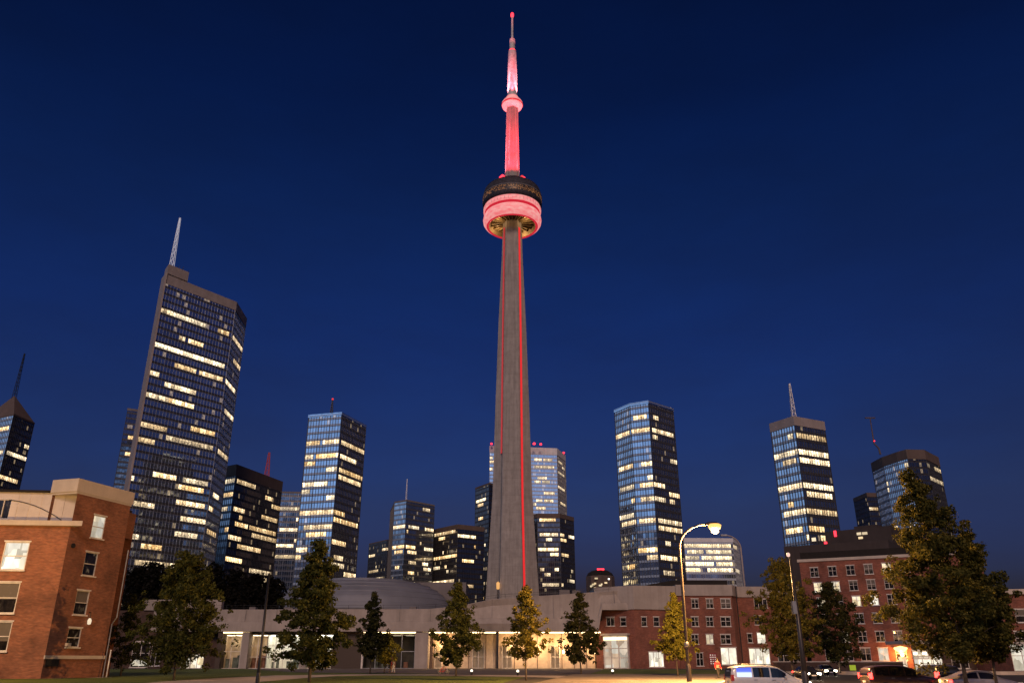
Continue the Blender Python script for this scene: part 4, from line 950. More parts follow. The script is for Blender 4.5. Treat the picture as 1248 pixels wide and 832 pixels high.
def bay_front(px0, px1, z0, z1, nv, nh, y=185, deep=4.5, tone='warm', stuff=0, seed=1):
    """glazed bay with a real lit room behind it"""
    rn = random.Random(seed); a, b_ = gx(px0, y), gx(px1, y); f = MB(); t = .12
    for k in range(nv + 1): f.box((a + (b_ - a) * k / nv, y, (z0 + z1) / 2), (t, .16, z1 - z0))
    for k in range(nh + 1): f.box(((a + b_) / 2, y + .002, z0 + (z1 - z0) * k / nh), (b_ - a, .13, t))
    fr = f.build('glazed_bay', M['frame'] if tone != 'dark' else M['mullion_pale'], hall)
    g = MB(); g.face([(a, y + .05, z0), (b_, y + .05, z0), (b_, y + .05, z1), (a, y + .05, z1)]); g.build('pane', M['clear'], fr)
    # room
    room = MB(); yb = y + deep
    room.face([(a, yb, z0), (b_, yb, z0), (b_, yb, z1), (a, yb, z1)]); room.face([(a, y + .2, z0), (a, yb, z0), (a, yb, z1), (a, y + .2, z1)]); room.face([(b_, yb, z0), (b_, y + .2, z0), (b_, y + .2, z1), (b_, yb, z1)])
    room.face([(a, y + .2, z0 + .02), (b_, y + .2, z0 + .02), (b_, yb, z0 + .02), (a, yb, z0 + .02)]); room.face([(a, y + .2, z1), (a, yb, z1), (b_, yb, z1), (b_, y + .2, z1)])
    room.build('room', M['room_' + tone], fr)
    s = {'warm': 5, 'white': 8, 'dark': .6}[tone]
    key = 'ceil_' + tone
    if key not in M: M[key] = emit('ceiling_panel_' + tone, (1, .82, .56) if tone != 'white' else (1, .93, .80), s)
    cp = MB()
    for k in range(max(2, nv)): cp.box((a + (b_ - a) * (k + .5) / max(2, nv), y + deep * .5, z1 - .12), ((b_ - a) / max(2, nv) * .6, deep * .5, .08))
    cp.build('ceiling_light', M[key], fr)
    fu = MB()
    for k in range(stuff):
        h_ = rn.uniform(.8, 2.6); fu.box((rn.uniform(a + .4, b_ - .4), y + rn.uniform(1, deep - .6), z0 + .05 + h_ / 2), (rn.uniform(.4, 1.3), rn.uniform(.4, .8), h_))
    if stuff: fu.build('furnishing', M['furn_' + ('a' if seed % 2 else 'b')], fr)
    return fr
M['room_warm'] = simple('warm_room', (.62, .50, .38), .8, 0, .35, .6); M['room_white'] = simple('white_room', (.8, .78, .70), .8, 0, .2, .5); M['room_dark'] = simple('dark_room', (.05, .045, .04), .8, 0, .5, .5)
M['furn_a'] = simple('shop_fittings', (.25, .11, .07), .7, 0, .7, .9); M['furn_b'] = simple('grey_fittings', (.12, .14, .12), .7, 0, .7, .9)
bay_front(268.5, 292, 0.05, bz - .5, 2, 2, 185, 4, 'warm', 4, 2)
bay_front(301, 324, .05, bz - .5, 2, 3, 185, 4.5, 'warm', 12, 3)
bay_front(324.2, 365, .05, bz - .5, 4, 3, 185, 4, 'white', 5, 4)
bay_front(372, 404, .05, bz - .5, 3, 2, 185, 4, 'white', 4, 5)
bay_front(442.5, 472, .05, bz - .5, 2, 2, 185.2, 4, 'dark', 2, 6)
bay_front(473, 505, .05, bz - .5, 2, 2, 185.2, 4, 'dark', 5, 7)
# entrance recess: panelled back wall, lit doors
for px0, px1, nv, tone, sd_ in ((530, 538, 1, 'warm', 8), (612, 624, 2, 'white', 9), (671, 682, 2, 'white', 10), (576, 590, 2, 'warm', 11)):
    bay_front(px0, px1, .05, zt(786), nv, 2, 190.3, 3, tone, 2, sd_)
mb = MB()
for px in (520, 541, 556, 571, 592, 604, 627, 640, 655, 685, 700, 715): mb.box((gx(px, 190.4), 190.5, bz / 2), (.14, .3, bz))
mb.build('panel_joint', M['brown_clad'], hall)
for px in (541, 627, 656, 687, 725):
    q = gx(px, 189.6); s_ = MB().box((q, 190.2, 3.4), (.3, .5, .8)).build('wall_lamp', M['cove'], hall)
    light('POINT', (q, 188.4, 4.6), None, 900, (1, .60, .27), .3)
MB().box(((XL + XR) / 2, 225.5, 5), (XR - XL, .4, 10)).build('rear_wall', M['brick_d'], hall)

mb = MB(); y0_ = 190
for i in range(0, len(rows) - 1, 4):
    r_ = rows[i][7]; mb.beam((r_[0], r_[1] + .8, r_[2]), (r_[0], r_[1] + .8, r_[2] + .9), .05)
    if i + 4 < len(rows): q_ = rows[i + 4][7]; mb.beam((r_[0], r_[1] + .8, r_[2] + .88), (q_[0], q_[1] + .8, q_[2] + .88), .04); mb.beam((r_[0], r_[1] + .8, r_[2] + .45), (q_[0], q_[1] + .8, q_[2] + .45), .03)
mb.build('roof_railing', M['steel'], hall)
rn = random.Random(21)
for px in (300, 345, 500, 690, 705):
    MB().box((gx(px, 190), 191, (zt(744) if px < 600 else zt(722)) + .4), (rn.uniform(1.2, 2.6), 1.6, rn.uniform(.8, 1.8))).build('roof_vent', M['grey_clad'], hall)
# dark brick wing left of the hall
wl = empty('brick_wing', (gx(200, 186), 186, 0), 'dark brick wing between the near brick building and the long hall', 'building')
a, b_ = (gx(100, 186), 186), (gx(262, 186), 186)
brick_wall(wl, a, b_, 0, zt(743), [(171, 797, 3.8, 5.2, 'grid', None), (240, 806, 2.8, 2.8, 'pair', 'pane_lit'), (226, 807, 2.0, 2.4, 'pair', 'pane_lit'), (190, 797, 2.2, 4.6, 'grid', None)], 'brick_d')
a_, z_ = on_wall(a, b_, 170, 807); s_ = MB(); s_.box((a[0] + a_, 185.86, z_), (3.2, .05, 1.2)); s_.build('lit_display', M['pane_white'], wl)
MB().box(((gx(166, 186) + gx(262, 186)) / 2, 186.4, zt(736.5)), (gx(262, 186) - gx(166, 186), 1.6, zt(730) - zt(743))).build('parapet', M['fascia'], wl)
MB().box(((a[0] + b_[0]) / 2, 200, zt(743) / 2), (b_[0] - a[0] - .5, 27, zt(743) - .3)).build('core', M['brick_d'], wl)
MB().box((gx(173, 185.6), 185.6, zt(782.5)), (4.6, .7, .4)).build('window_hood', M['stone'], wl)

# domed roof hall behind
dc = Vector((gx(436, 252), 255)); dm = empty('domed_hall', (dc.x, dc.y, 0), 'low grey metal dome with stepped rings behind the long hall', 'building')
zb_, zt2 = at(436, 741, 230).z, at(436, 707, 255).z; RR = 26.5
MB().lathe([(RR, 0), (RR, zb_)], (dc.x, dc.y, 0), 72).build('drum_wall', M['grey_clad'], dm)
prof = []
for k in range(9):
    f0 = k / 9; r0 = RR * math.cos(f0 * math.pi / 2) ** .62; z0 = zb_ + (zt2 - zb_) * math.sin(f0 * math.pi / 2)
    f1 = (k + 1) / 9; r1_ = RR * max(0, math.cos(f1 * math.pi / 2)) ** .62; z1 = zb_ + (zt2 - zb_) * math.sin(f1 * math.pi / 2)
    prof += [(r0 + .16, z0), (r0 + .16, z0 + .2), (r1_ + .3 if k < 8 else 0, z1 - .1 if k < 8 else z1)]
M['dome'] = simple('grey_metal_roof', (.22, .23, .27), .6, .15, .12, .2)
MB().lathe(prof, (dc.x, dc.y, 0), 72).build('roof', M['dome'], dm, True, auto=20)
MB().box((gx(520, 262), 262, at(520, 713, 262).z / 2), (24, 16, at(520, 711, 262).z)).build('annex', M['grey_clad'], dm)

# --- three-storey brick block with tall concrete parapet + four-storey block beside it
YB = 184.0
mid = empty('brick_building', (gx(860, YB), YB, 0), 'red-brick block with pale parapet and dark roof behind the street lamp', 'building')
k0, k1, k2 = Vector((gx(727, 187.5), 187.5)), Vector((gx(776, 182.2), 182.2)), Vector((gx(829, 183.6), 183.6))
zp0, zp1 = at(776, 742, 182.2).z, at(829, 714, 184).z
brick_wall(mid, k0, k1, 0, zp0, [(744, 757, 2.0, 1.8, 'pair', None), (759.5, 757, 1.4, 1.8, 'sash', None)], 'brick_b')
brick_wall(mid, k1, k2, 0, zp0, [(785, 757, 1.2, 1.9, 'sash', None), (800, 757, 1.3, 1.9, 'sash', None), (800, 803, 3.3, 3.0, 'wide', 'pane_white')], 'brick_b')
ph = .3
MB().prism([(k0.x, k0.y - ph), (k1.x, k1.y - ph), (k2.x, k2.y - ph), (k2.x, k2.y + 14), (k0.x, k0.y + 14)], zp0, zp1 - .02).build('parapet', M['fascia'], mid)
# glazed entrance in the angled wall
v0, v1 = on_wall(k0, k1, 737, 775), on_wall(k0, k1, 768, 816); dd2 = (k1 - k0).normalized(); n2 = Vector((dd2.y, -dd2.x)); an2 = math.atan2(dd2.y, dd2.x)
f = MB(); wd = v1[0] - v0[0]; q = k0 + dd2 * ((v0[0] + v1[0]) / 2) + n2 * .35; ht = v0[1]
for k in (0, .30, .62, 1): p_ = q + dd2 * (k - .5) * wd; f.box((p_.x, p_.y, ht / 2), (.16, .7, ht), an2)
for z in (.1, ht * .33, ht * .62, ht): f.box((q.x, q.y, z), (wd, .6, .16), an2)
fr = f.build('entrance_bay', M['frame'], mid)
g = MB(); p_, p2_ = q - dd2 * wd / 2 + n2 * .05, q + dd2 * wd / 2 + n2 * .05; g.face([(p_.x, p_.y, .1), (p2_.x, p2_.y, .1), (p2_.x, p2_.y, ht), (p_.x, p_.y, ht)]); g.build('pane', pane_lit('lobby_pane', (1, .62, .36), .85, .55), fr)
MB().box((q.x + n2.x * .2, q.y + n2.y * .2, ht - .5), (wd * .95, .8, .6), an2).build('lobby_light', emit('lobby_strip', (1, .78, .45), 2.5), fr)
MB().box((q.x + n2.x * .3, q.y + n2.y * .3, ht + .35), (wd + .8, 1.2, .4), an2).build('door_hood', M['stone'], fr)
# four storeys
m0, m1 = Vector((gx(829.3, 183.3), 183.3)), Vector((gx(899, 183.3), 183.3)); m2 = Vector((gx(906, 187.5), 187.8)); m3 = Vector((gx(985, 188), 188.5))
zpb = at(860, 725.5, 183.3).z
ws = []
for py in (735, 757, 778.5):
    for px, wd, st in ((847, 1.55, 'grid'), (865, 1.55, 'grid'), (884.5, 2.2, 'grid')):
        ws.append((px, py, wd, 1.95, st, 'pane_lit' if (px, py) in ((865, 778.5),) else None))
ws += [(853, 803, 1.5, 2.6, 'grid', None), (889, 799, 3.4, 3.4, 'pair', 'pane_white')]
brick_wall(mid, m0, m1, 0, zpb, ws, 'brick_b')
brick_wall(mid, m1, m2, 0, zpb, [], 'brick_b')
brick_wall(mid, m2, m3, 0, zpb, [(927, 735, 3.0, 1.95, 'wide', None), (924, 755.5, 1.7, 1.9, 'sash', None), (914, 777, 1.1, 1.9, 'sash', None), (928, 777, 1.9, 2.2, 'sash', 'pane_white'), (926, 800, 4.6, 3.5, 'wide', 'pane_white'), (946, 735, 1.5, 1.9, 'sash', None), (965, 735, 1.5, 1.9, 'sash', None), (946, 757, 1.5, 1.9, 'sash', None), (955, 799, 2.6, 2.4, 'grid', None), (972, 799, 2.0, 2.4, 'grid', None)], 'brick_b')
MB().prism([(m0.x, m0.y - .3), (m1.x + .2, m1.y - .3), (m2.x + .2, m2.y - .3), (m3.x, m3.y - .3), (m3.x, m3.y + 14), (m0.x, m0.y + 14)], zpb, zp1 + .25).build('parapet', M['fascia'], mid)
MB().prism([(k0.x, k0.y + 3), (m3.x, k0.y + 6), (m3.x, 214), (k0.x, 214)], 0, zpb - .3).build('core', M['brick_d'], mid)
# dark curved plant roof
mb = MB(); x0, x1 = gx(752, 200), gx(897.5, 196); nseg = 24
for i in range(nseg):
    fa, fb = i / nseg, (i + 1) / nseg; xa, xb = x0 + (x1 - x0) * fa, x0 + (x1 - x0) * fb
    za, zb2 = zp1 - .6 + 3.1 * min(1, fa * 1.9) ** .7, zp1 - .6 + 3.1 * min(1, fb * 1.9) ** .7
    mb.face([(xa, 197, zp1 - 1.5), (xb, 197, zp1 - 1.5), (xb, 197.6, zb2), (xa, 197.6, za)]); mb.face([(xa, 197.6, za), (xb, 197.6, zb2), (xb, 212, zb2 - .2), (xa, 212, za - .2)])
mb.face([(x1, 197, zp1 - 1.5), (x1, 212, zp1 - 1.5), (x1, 212, zb2 - .2), (x1, 197.6, zb2)])
mb.build('plant_roof', M['dark_roof'], mid)
# red shop window with white marks, corner lamp
a, z = on_wall(m0, m1, 869, 803.5); MB().box((m0.x + a, m0.y - .12, z), (1.7, .14, 2.7)).build('notice_board', simple('red_board', (.25, .03, .03), .5), mid)
mb = MB(); rn = random.Random(8)
for r_ in range(5):
    for c_ in range(3): mb.box((m0.x + a - .5 + c_ * .48, m0.y - .20, z + .95 - r_ * .42), (rn.uniform(.2, .4), .02, rn.uniform(.12, .24)))
mb.build('notices', emit('lit_notices', (1, .85, .75), .35, (.7, .65, .6), False), mid)
q = Vector((gx(905.5, 184), 184.2)); MB().tube([(q.x, q.y, 0), (q.x, q.y, zp1)], .11, 8).build('downpipe', M['steel'], mid)

# --- taller brick block on the right
HR = at(973.5, 681, 186).z; ra, rb = at_z(973.5, 681.5, HR), at_z(1083, 676, HR); r0, r1_ = Vector((ra.x, ra.y)), Vector((rb.x, rb.y)); dr = (r1_ - r0).normalized(); r1_ = r0 + dr * 36
nr_ = Vector((dr.y, -dr.x)); print('right block', r0, r1_, HR)
rb_ = empty('brick_building', (r0.x, r0.y, 0), 'six-storey red-brick block with dark flat roof behind the trees on the right', 'building')
litset = {(2, 0), (3, 0), (4, 0), (3, 2), (2, 2), (1, 1), (2, 4)}
ws = []; rowy = [(992.5, 697, 22.0, -1.3), (997, 715.5, 21.6, -1.2), (1001, 734, 21.5, -1.0), (1004.5, 754.5, 21.6, -.6), (1008, 776, 21.6, -.3), (1012, 797, 21.6, -.1)]
for ri, (bx, by, stp, dy_) in enumerate(rowy):
    for ci in range(6):
        px, py = bx + stp * ci, by + dy_ * ci
        lit = None
        if (ri, ci) in ((0, 4), (1, 0), (1, 1), (2, 2), (5, 3), (4, 1), (2, 0)): lit = 'pane_lit'
        if (ri, ci) in ((2, 3),): lit = 'pane_white'
        ws.append((px, py, 1.75 if ri < 5 else 2.0, 2.05 if ri < 5 else 2.5, 'grid', lit))
brick_wall(rb_, r0, r1_, 0, HR - .6, ws, 'brick_b')
bk = -nr_ * 22
brick_wall(rb_, r0 + bk, r0, 0, HR - .6, [], 'brick_b'); brick_wall(rb_, r1_, r1_ + bk, 0, HR - .6, [], 'brick_b'); brick_wall(rb_, r1_ + bk, r0 + bk, 0, HR - .6, [], 'brick_b')
ring(rb_, [r0, r1_, r1_ + bk, r0 + bk], HR - .6, HR, .45, 'stone', 'cornice')
s0, s1 = r0 - nr_ * .6 + dr * .3, r1_ - nr_ * .6 - dr * .3
MB().prism([tuple(s0), tuple(s1), tuple(s1 - nr_ * 18), tuple(s0 - nr_ * 18)], HR + .01, at(973, 672.5, 186).z).build('plant_room', M['dark_roof'], rb_)
# orange entrance lantern with doorway
a, z = on_wall(r0, r1_, 1098, 791); q = r0 + dr * a + nr_ * .9
mb = MB(); mb.beam((q.x - nr_.x * .9, q.y - nr_.y * .9, z + .8), (q.x, q.y, z + .8), .12); s_ = mb.build('entrance_lantern', M['steel'], rb_)
MB().lathe([(0, -.75), (.35, -.7), (1.25, .05), (1.3, .35), (0, .7)], (q.x, q.y, z), 16).build('lamp_glass', emit('orange_glass', (1, .50, .13), 5), s_, True)
light('POINT', (q.x + nr_.x * .8, q.y + nr_.y * .8, z - 1.0), None, 2200, (1, .40, .10), .4)
q = r0 + dr * a + nr_ * .12; MB().box((q.x, q.y, z - 3.2), (1.5, .16, 3.6), math.atan2(dr.y, dr.x)).build('door', M['pane_lit'], rb_)

# shop row behind the parked cars, and the building at the right edge
sh = empty('shop_row', (gx(1130, 150), 150, 0), 'low shop front with white lit windows behind the parked cars', 'building')
s0, s1 = Vector((gx(1113, 150), 150)), Vector((gx(1222, 150), 150))
brick_wall(sh, s0, s1, 0, 4.4, [(1122, 797, 2.8, 1.3, 'wide', 'pane_lit'), (1131, 810, 4.6, 2.2, 'wide', 'pane_white'), (1143, 804, 1.6, 3.6, 'pair', 'pane_white'), (1170, 805, 3.0, 2.4, 'pair', None), (1200, 805, 3.0, 2.4, 'pair', None)], 'brick_d')
MB().prism([(s0.x, 149.7), (s1.x, 149.7), (s1.x, 160), (s0.x, 160)], 4.4, 4.9).build('parapet', M['stone'], sh)
mb = MB()
for k in range(3): mb.box((gx(1117 + k * 11, 149.3), 149.3, zy(795.5, 149.3)), (.55, .3, .4))
mb.build('sign_lamp', emit('sign_lamp_glow', (1, .8, .5), 4), sh)
eb = empty('brick_building', (gx(1250, 140), 140, 0), 'brick building with pale cornice and lit shop window cut by the right edge', 'building')
s0, s1 = Vector((gx(1229, 140), 139)), Vector((gx(1330, 140), 136)); zc = at(1240, 724, 139).z
brick_wall(eb, s0, s1, 0, zc, [(1243, 807, 3.2, 4.2, 'grid', 'pane_white'), (1244, 777, 1.6, 2.0, 'sash', None), (1244, 750, 1.6, 2.0, 'sash', None), (1262, 777, 1.6, 2.0, 'sash', None)], 'brick_b')
MB().prism([(s0.x - .4, s0.y - .5), (s1.x, s1.y - .5), (s1.x, s1.y + 12), (s0.x - .4, s0.y + 12)], zc, at(1240, 718, 139).z).build('cornice', M['stone'], eb)
brick_wall(eb, s0 + Vector((0, 12)), s0, 0, zc, [], 'brick_b')
wa = empty('low_wall', (gx(1000, 150), 150, 0), 'long low brown garden wall along the foot of the right brick block', 'wall')
mb = MB(); wall_open(mb, (gx(942, 146), 146), (gx(1100, 146), 146), 0, 1.35, []); mb.build('wall', M['brick_d'], wa)
MB().box(((gx(942, 146) + gx(1100, 146)) / 2, 146.25, 1.42), (gx(1100, 146) - gx(942, 146), .6, .14)).build('coping', M['stone'], wa)

# ------------------------------------------------------------------ trees
def tree(label, px, Y, topy, basey, r, leafm, n, leaf, seed, group='street trees', name='street_tree', shape='cone', x=None, tr=None, lean=0):
    rn = np.random.RandomState(seed); x = gx(px, Y) if x is None else x; n = int(n * 1.7)
    H = zy(topy, Y) if topy else 0; cb = zy(basey, Y)
    root = empty(name, (x, Y, 0), label, 'tree', group)
    tr = (tr or max(.10, H * .013)) * .68
    mb = MB(); nz_ = 9
    wob = rn.normal(0, .012 * H, (nz_, 2)); wob[0] = 0; wob[1] *= .3
    tp = [(x + wob[k, 0] + lean * (k / (nz_ - 1)) ** 2, Y + wob[k, 1], H * .95 * k / (nz_ - 1)) for k in range(nz_)]
    mb.tube(tp, [tr * (1.35 if k == 0 else 1 - .85 * k / (nz_ - 1)) for k in range(nz_)], 9)
    # crown skeleton: limbs leave the stem all the way up, longest low down
    env = (lambda f: ((1 - f) ** .75) * min(1, .45 + f * 3.4)) if shape == 'cone' else ((lambda f: math.sqrt(max(0, 1 - (2 * f - .85) ** 2 / 1.4)) * (1 - f * .35)) if shape == 'oval' else (lambda f: .35 + .65 * (1 - f)))
    nb = int(34 + H * 2.2); cents = []; sizes = []
    phase = 0
    for k in range(nb):
        f = (k + rn.rand()) / nb; z = cb + (H - cb) * f * .97; phase += 2.4 + rn.normal(0, .3)
        rr = r * env(f) * rn.uniform(.62, 1.15); up = rn.uniform(.12, .5) * rr
        tx, ty = np.interp(z, [t[2] for t in tp], [t[0] for t in tp]), np.interp(z, [t[2] for t in tp], [t[1] for t in tp])
        z0 = max(cb * .85, z - up * .8 - .25 * rr)
        e = np.array((tx + rr * math.cos(phase), ty + rr * math.sin(phase), z + up * .3)); s = np.array((tx, ty, z0)); m_ = (s + e) / 2 + np.array((0, 0, .08 * rr))
        if rr > .5: mb.tube([s, m_, s + (e - s) * .92], [tr * .34 * (1 - .6 * f), tr * .2 * (1 - .6 * f), tr * .06], 5, False)
        for j in range(max(2, int(2 + rr * 2.4))):
            g = .30 + .75 * (j + rn.rand()) / max(2, int(2 + rr * 2.4)); side = rn.normal(0, .22 * rr + .08, 3)
            cents.append(s + (e - s) * g + side * np.array((1, 1, .7))); sizes.append(rn.uniform(.55, 1.2) * (.22 + .075 * r))
    mb.build('trunk', M['bark'], root, True)
    cents = np.array(cents); sizes = np.array(sizes); wgt = sizes ** 2 * rn.uniform(.4, 1.6, len(sizes)); wgt /= wgt.sum()
    idx = rn.choice(len(cents), n, p=wgt)
    dirs = rn.normal(0, 1, (n, 3)); dirs /= np.linalg.norm(dirs, axis=1)[:, None]
    pos = cents[idx] + dirs * (sizes[idx] * rn.uniform(.25, 1.0, n) ** .6)[:, None] * np.array((1, 1, .75))
    nrm = dirs + rn.normal(0, .8, (n, 3)) + np.array((0, 0, .4)); nrm /= np.linalg.norm(nrm, axis=1)[:, None]
    t1 = np.cross(nrm, rn.normal(0, 1, (n, 3))); t1 /= np.linalg.norm(t1, axis=1)[:, None]; t2 = np.cross(nrm, t1)
    L = (leaf * rn.uniform(.6, 1.35, n))[:, None]; Wd = L * .62
    v = np.stack([pos - t1 * L * .5, pos + t2 * Wd * .5 - t1 * L * .05 + nrm * L * .06, pos + t1 * L * .5, pos - t2 * Wd * .5 - t1 * L * .05 + nrm * L * .06], 1).reshape(-1, 3)
    me = bpy.data.meshes.new('crown'); me.vertices.add(4 * n); me.vertices.foreach_set('co', v.ravel())
    me.loops.add(4 * n); me.loops.foreach_set('vertex_index', np.arange(4 * n)); me.polygons.add(n); me.polygons.foreach_set('loop_start', np.arange(0, 4 * n, 4)); me.polygons.foreach_set('loop_total', np.full(n, 4))
    me.materials.append(M[leafm]); me.update(calc_edges=True)
    o = bpy.data.objects.new('crown', me); C.objects.link(o); o.parent = root; o.matrix_parent_inverse = parent_inv(root)
    return root
tree('full dark green tree on the lawn beside the near brick building', 215, 77, 671, 803, 3.9, 'leaf_olive', 12000, .26, 1, tr=.13, shape='oval')
tree('small slim tree close to the corner of the near brick building', 150, 98, 722, 808, 2.2, 'leaf_dark', 2600, .26, 2)
tree('largest tree on the front lawn, with a pointed top, right of the bare black pole', 379, 70, 654, 806, 3.5, 'leaf_olive', 13000, .25, 3, tr=.16)
tree('dark narrow tree in front of the glass doors', 452, 112, 721, 800, 2.5, 'leaf_dark', 5200, .3, 4)
tree('small yellow-green sapling beside the glass doors', 469, 121, 771, 806, 2.0, 'leaf_lamplit', 1600, .3, 5, tr=.09, shape='oval')
tree('medium tree in front of the white pier and warm entrance', 556, 96, 709, 802, 3.1, 'leaf_olive', 7000, .27, 6)
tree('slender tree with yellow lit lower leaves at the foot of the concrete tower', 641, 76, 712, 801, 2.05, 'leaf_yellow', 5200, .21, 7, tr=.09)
tree('dark conical tree on the paving left of the brick entrance bay', 708, 108, 720, 803, 2.75, 'leaf_dark', 6500, .27, 8)
tree('bright yellow lamp-lit tree beside the street lamp pole', 825, 92, 722, 800, 2.15, 'leaf_lamplit', 5200, .25, 9)
tree('big round tree left of the leaning brown pole top', 965, 108, 678, 797, 4.0, 'leaf_warmlit', 12000, .3, 10, shape='oval')
tree('dark bushy tree directly right of the brown pole', 1022, 122, 709, 800, 3.9, 'leaf_dark', 8500, .32, 11, shape='oval')
tree('huge spreading tree over the parked cars on the right', 1150, 49, 572, 795, 3.75, 'leaf_warmlit', 26000, .185, 12, tr=.15, x=gx(1172, 49), lean=-1.3)
tree('second broad tree with a low top at the right edge', 1209, 49.5, 648, 796, 2.2, 'leaf_warmlit', 11000, .18, 13, tr=.12)
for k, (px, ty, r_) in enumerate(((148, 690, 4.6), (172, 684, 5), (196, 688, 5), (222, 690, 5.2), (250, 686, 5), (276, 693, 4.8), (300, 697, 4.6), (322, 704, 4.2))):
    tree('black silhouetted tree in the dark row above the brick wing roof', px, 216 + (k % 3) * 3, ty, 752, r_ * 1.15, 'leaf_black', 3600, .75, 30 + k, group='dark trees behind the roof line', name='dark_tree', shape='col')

# ------------------------------------------------------------------ lamps and poles
def arm_path(x, y, z0, z1, reach, rise, n=14, sgn=1):
    p = [(x, y, z0 + (z1 - z0) * k / 6) for k in range(7)]
    for k in range(1, n + 1):
        a = math.pi / 2 * k / n; p.append((x + sgn * reach * (1 - math.cos(a)), y, z1 + rise * math.sin(a)))
    return p
YL = 66.0
sxp = at(828, 668, YL); lampx = at(870, 640, YL)
stl = empty('street_lamp', (sxp.x, YL, 0), 'lit street lamp with curved arm and glowing orange head', 'street lamp')
pth = arm_path(sxp.x, YL, 0, sxp.z, lampx.x - sxp.x - .5, lampx.z - sxp.z + .1)
MB().tube(pth, [.13 - .06 * k / len(pth) for k in range(len(pth))], 12).build('pole', M['pole'], stl, True)
MB().lathe([(.30, 0), (.30, .1), (.2, .16), (.19, 1.3), (.14, 1.4)], (sxp.x, YL, 0), 16).build('base', M['pole'], stl, True, auto=30)
MB().lathe([(.17, 2.6), (.19, 2.65), (.19, 2.9), (.15, 2.95)], (sxp.x, YL, 0), 14).build('collar', M['galv'], stl, True)
mb = MB(); mb.tube([(lampx.x - .75, YL, lampx.z + .08), (lampx.x - .4, YL, lampx.z + .12), (lampx.x + .2, YL, lampx.z + .10), (lampx.x + .55, YL, lampx.z + .04)], [.08, .17, .2, .06], 12); hd_ = mb.build('lamp_head', M['pole'], stl, True)
MB().lathe([(0, -.5), (.30, -.42), (.50, -.15), (.54, .02), (.40, .12)], (lampx.x + .05, YL, lampx.z), 20).build('lamp_glass', emit('sodium_glass', (1, .50, .13), 1.7), hd_, True)
MB().lathe([(0, -.66), (.16, -.62), (.30, -.50), (.26, -.40), (0, -.38)], (lampx.x + .05, YL, lampx.z), 16).build('bulb', emit('sodium_bulb', (1, .72, .35), 40), hd_, True)
light('POINT', (lampx.x + .05, YL, lampx.z - .75), None, 72000, (1, .52, .17), .3)
# its twin just outside the picture, washing the near brick wing
tw2 = empty('street_lamp', (-52.5, 70, 0), 'street lamp outside the left edge that warms the near brick wing', 'street lamp')
for ch in [o for o in stl.children]:
    c_ = ch.copy(); C.objects.link(c_); c_.parent = tw2; c_.matrix_parent_inverse = Matrix.Translation((-sxp.x, -YL, 0))
    for g_ in ch.children:
        d_ = g_.copy(); C.objects.link(d_); d_.parent = c_
light('POINT', (-52.5 + lampx.x - sxp.x, 70, lampx.z - .75), None, 7500, (1, .55, .17), .3)
# mast behind the roof
q = at(905, 690, 204); mp_ = at(902, 668, 204); tp_ = at(884, 652, 204)
ms = empty('mast_lamp', (q.x, 204, 0), 'unlit tall lamp mast rising behind the brick roof', 'street lamp')
pth = arm_path(q.x, 204, 0, mp_.z, q.x - tp_.x, tp_.z - mp_.z, sgn=-1); MB().tube(pth, [.26 - .14 * k / len(pth) for k in range(len(pth))], 10).build('pole', M['pale_clad'], ms, True)
MB().box((tp_.x - .4, 204, tp_.z), (1.6, .7, .4)).build('lamp_head', M['galv'], ms)
# bare dark pole on the lawn
q = at(328, 700, 58); bp_ = empty('bare_pole', (q.x, 58, 0), 'plain black pole without lamp standing on the lawn', 'pole')
MB().tube([(q.x, 58, 0), (q.x, 58, 1.2), (q.x, 58, q.z)], [.13, .11, .07], 12).build('pole', M['steel'], bp_, True)
MB().lathe([(.24, 0), (.24, .08), (.15, .14), (.14, .8), (.11, .9)], (q.x, 58, 0), 14).build('base', M['steel'], bp_, True, auto=30)
MB().lathe([(.07, -.02), (.10, 0), (.10, .06), (0, .14)], (q.x, 58, q.z), 12).build('cap', M['steel'], bp_, True)
# right pole with small globe
YG = 49.0
q = at(963, 678, YG); rp = empty('globe_lamp', (q.x, YG, 0), 'tall brown pole with small pinkish lamp and junction box in front of the trees', 'street lamp')
MB().tube([(q.x, YG, 0), (q.x, YG, 2), (q.x, YG, q.z)], [.17, .15, .07], 12).build('pole', M['pole'], rp, True)
MB().lathe([(0, -.12), (.09, -.07), (.11, .03), (.07, .12), (0, .15)], (q.x - .1, YG, q.z + .1), 14).build('globe', emit('pink_globe', (1, .62, .5), 1.1, sample=False), rp, True)
MB().box((q.x - .18, YG - .1, at(972, 740, YG).z), (.22, .3, .7)).build('junction_box', M['galv'], rp)
MB().lathe([(.3, 0), (.3, .08), (.2, .14), (.19, 1.0), (.15, 1.1)], (q.x, YG, 0), 14).build('base', M['pole'], rp, True, auto=30)
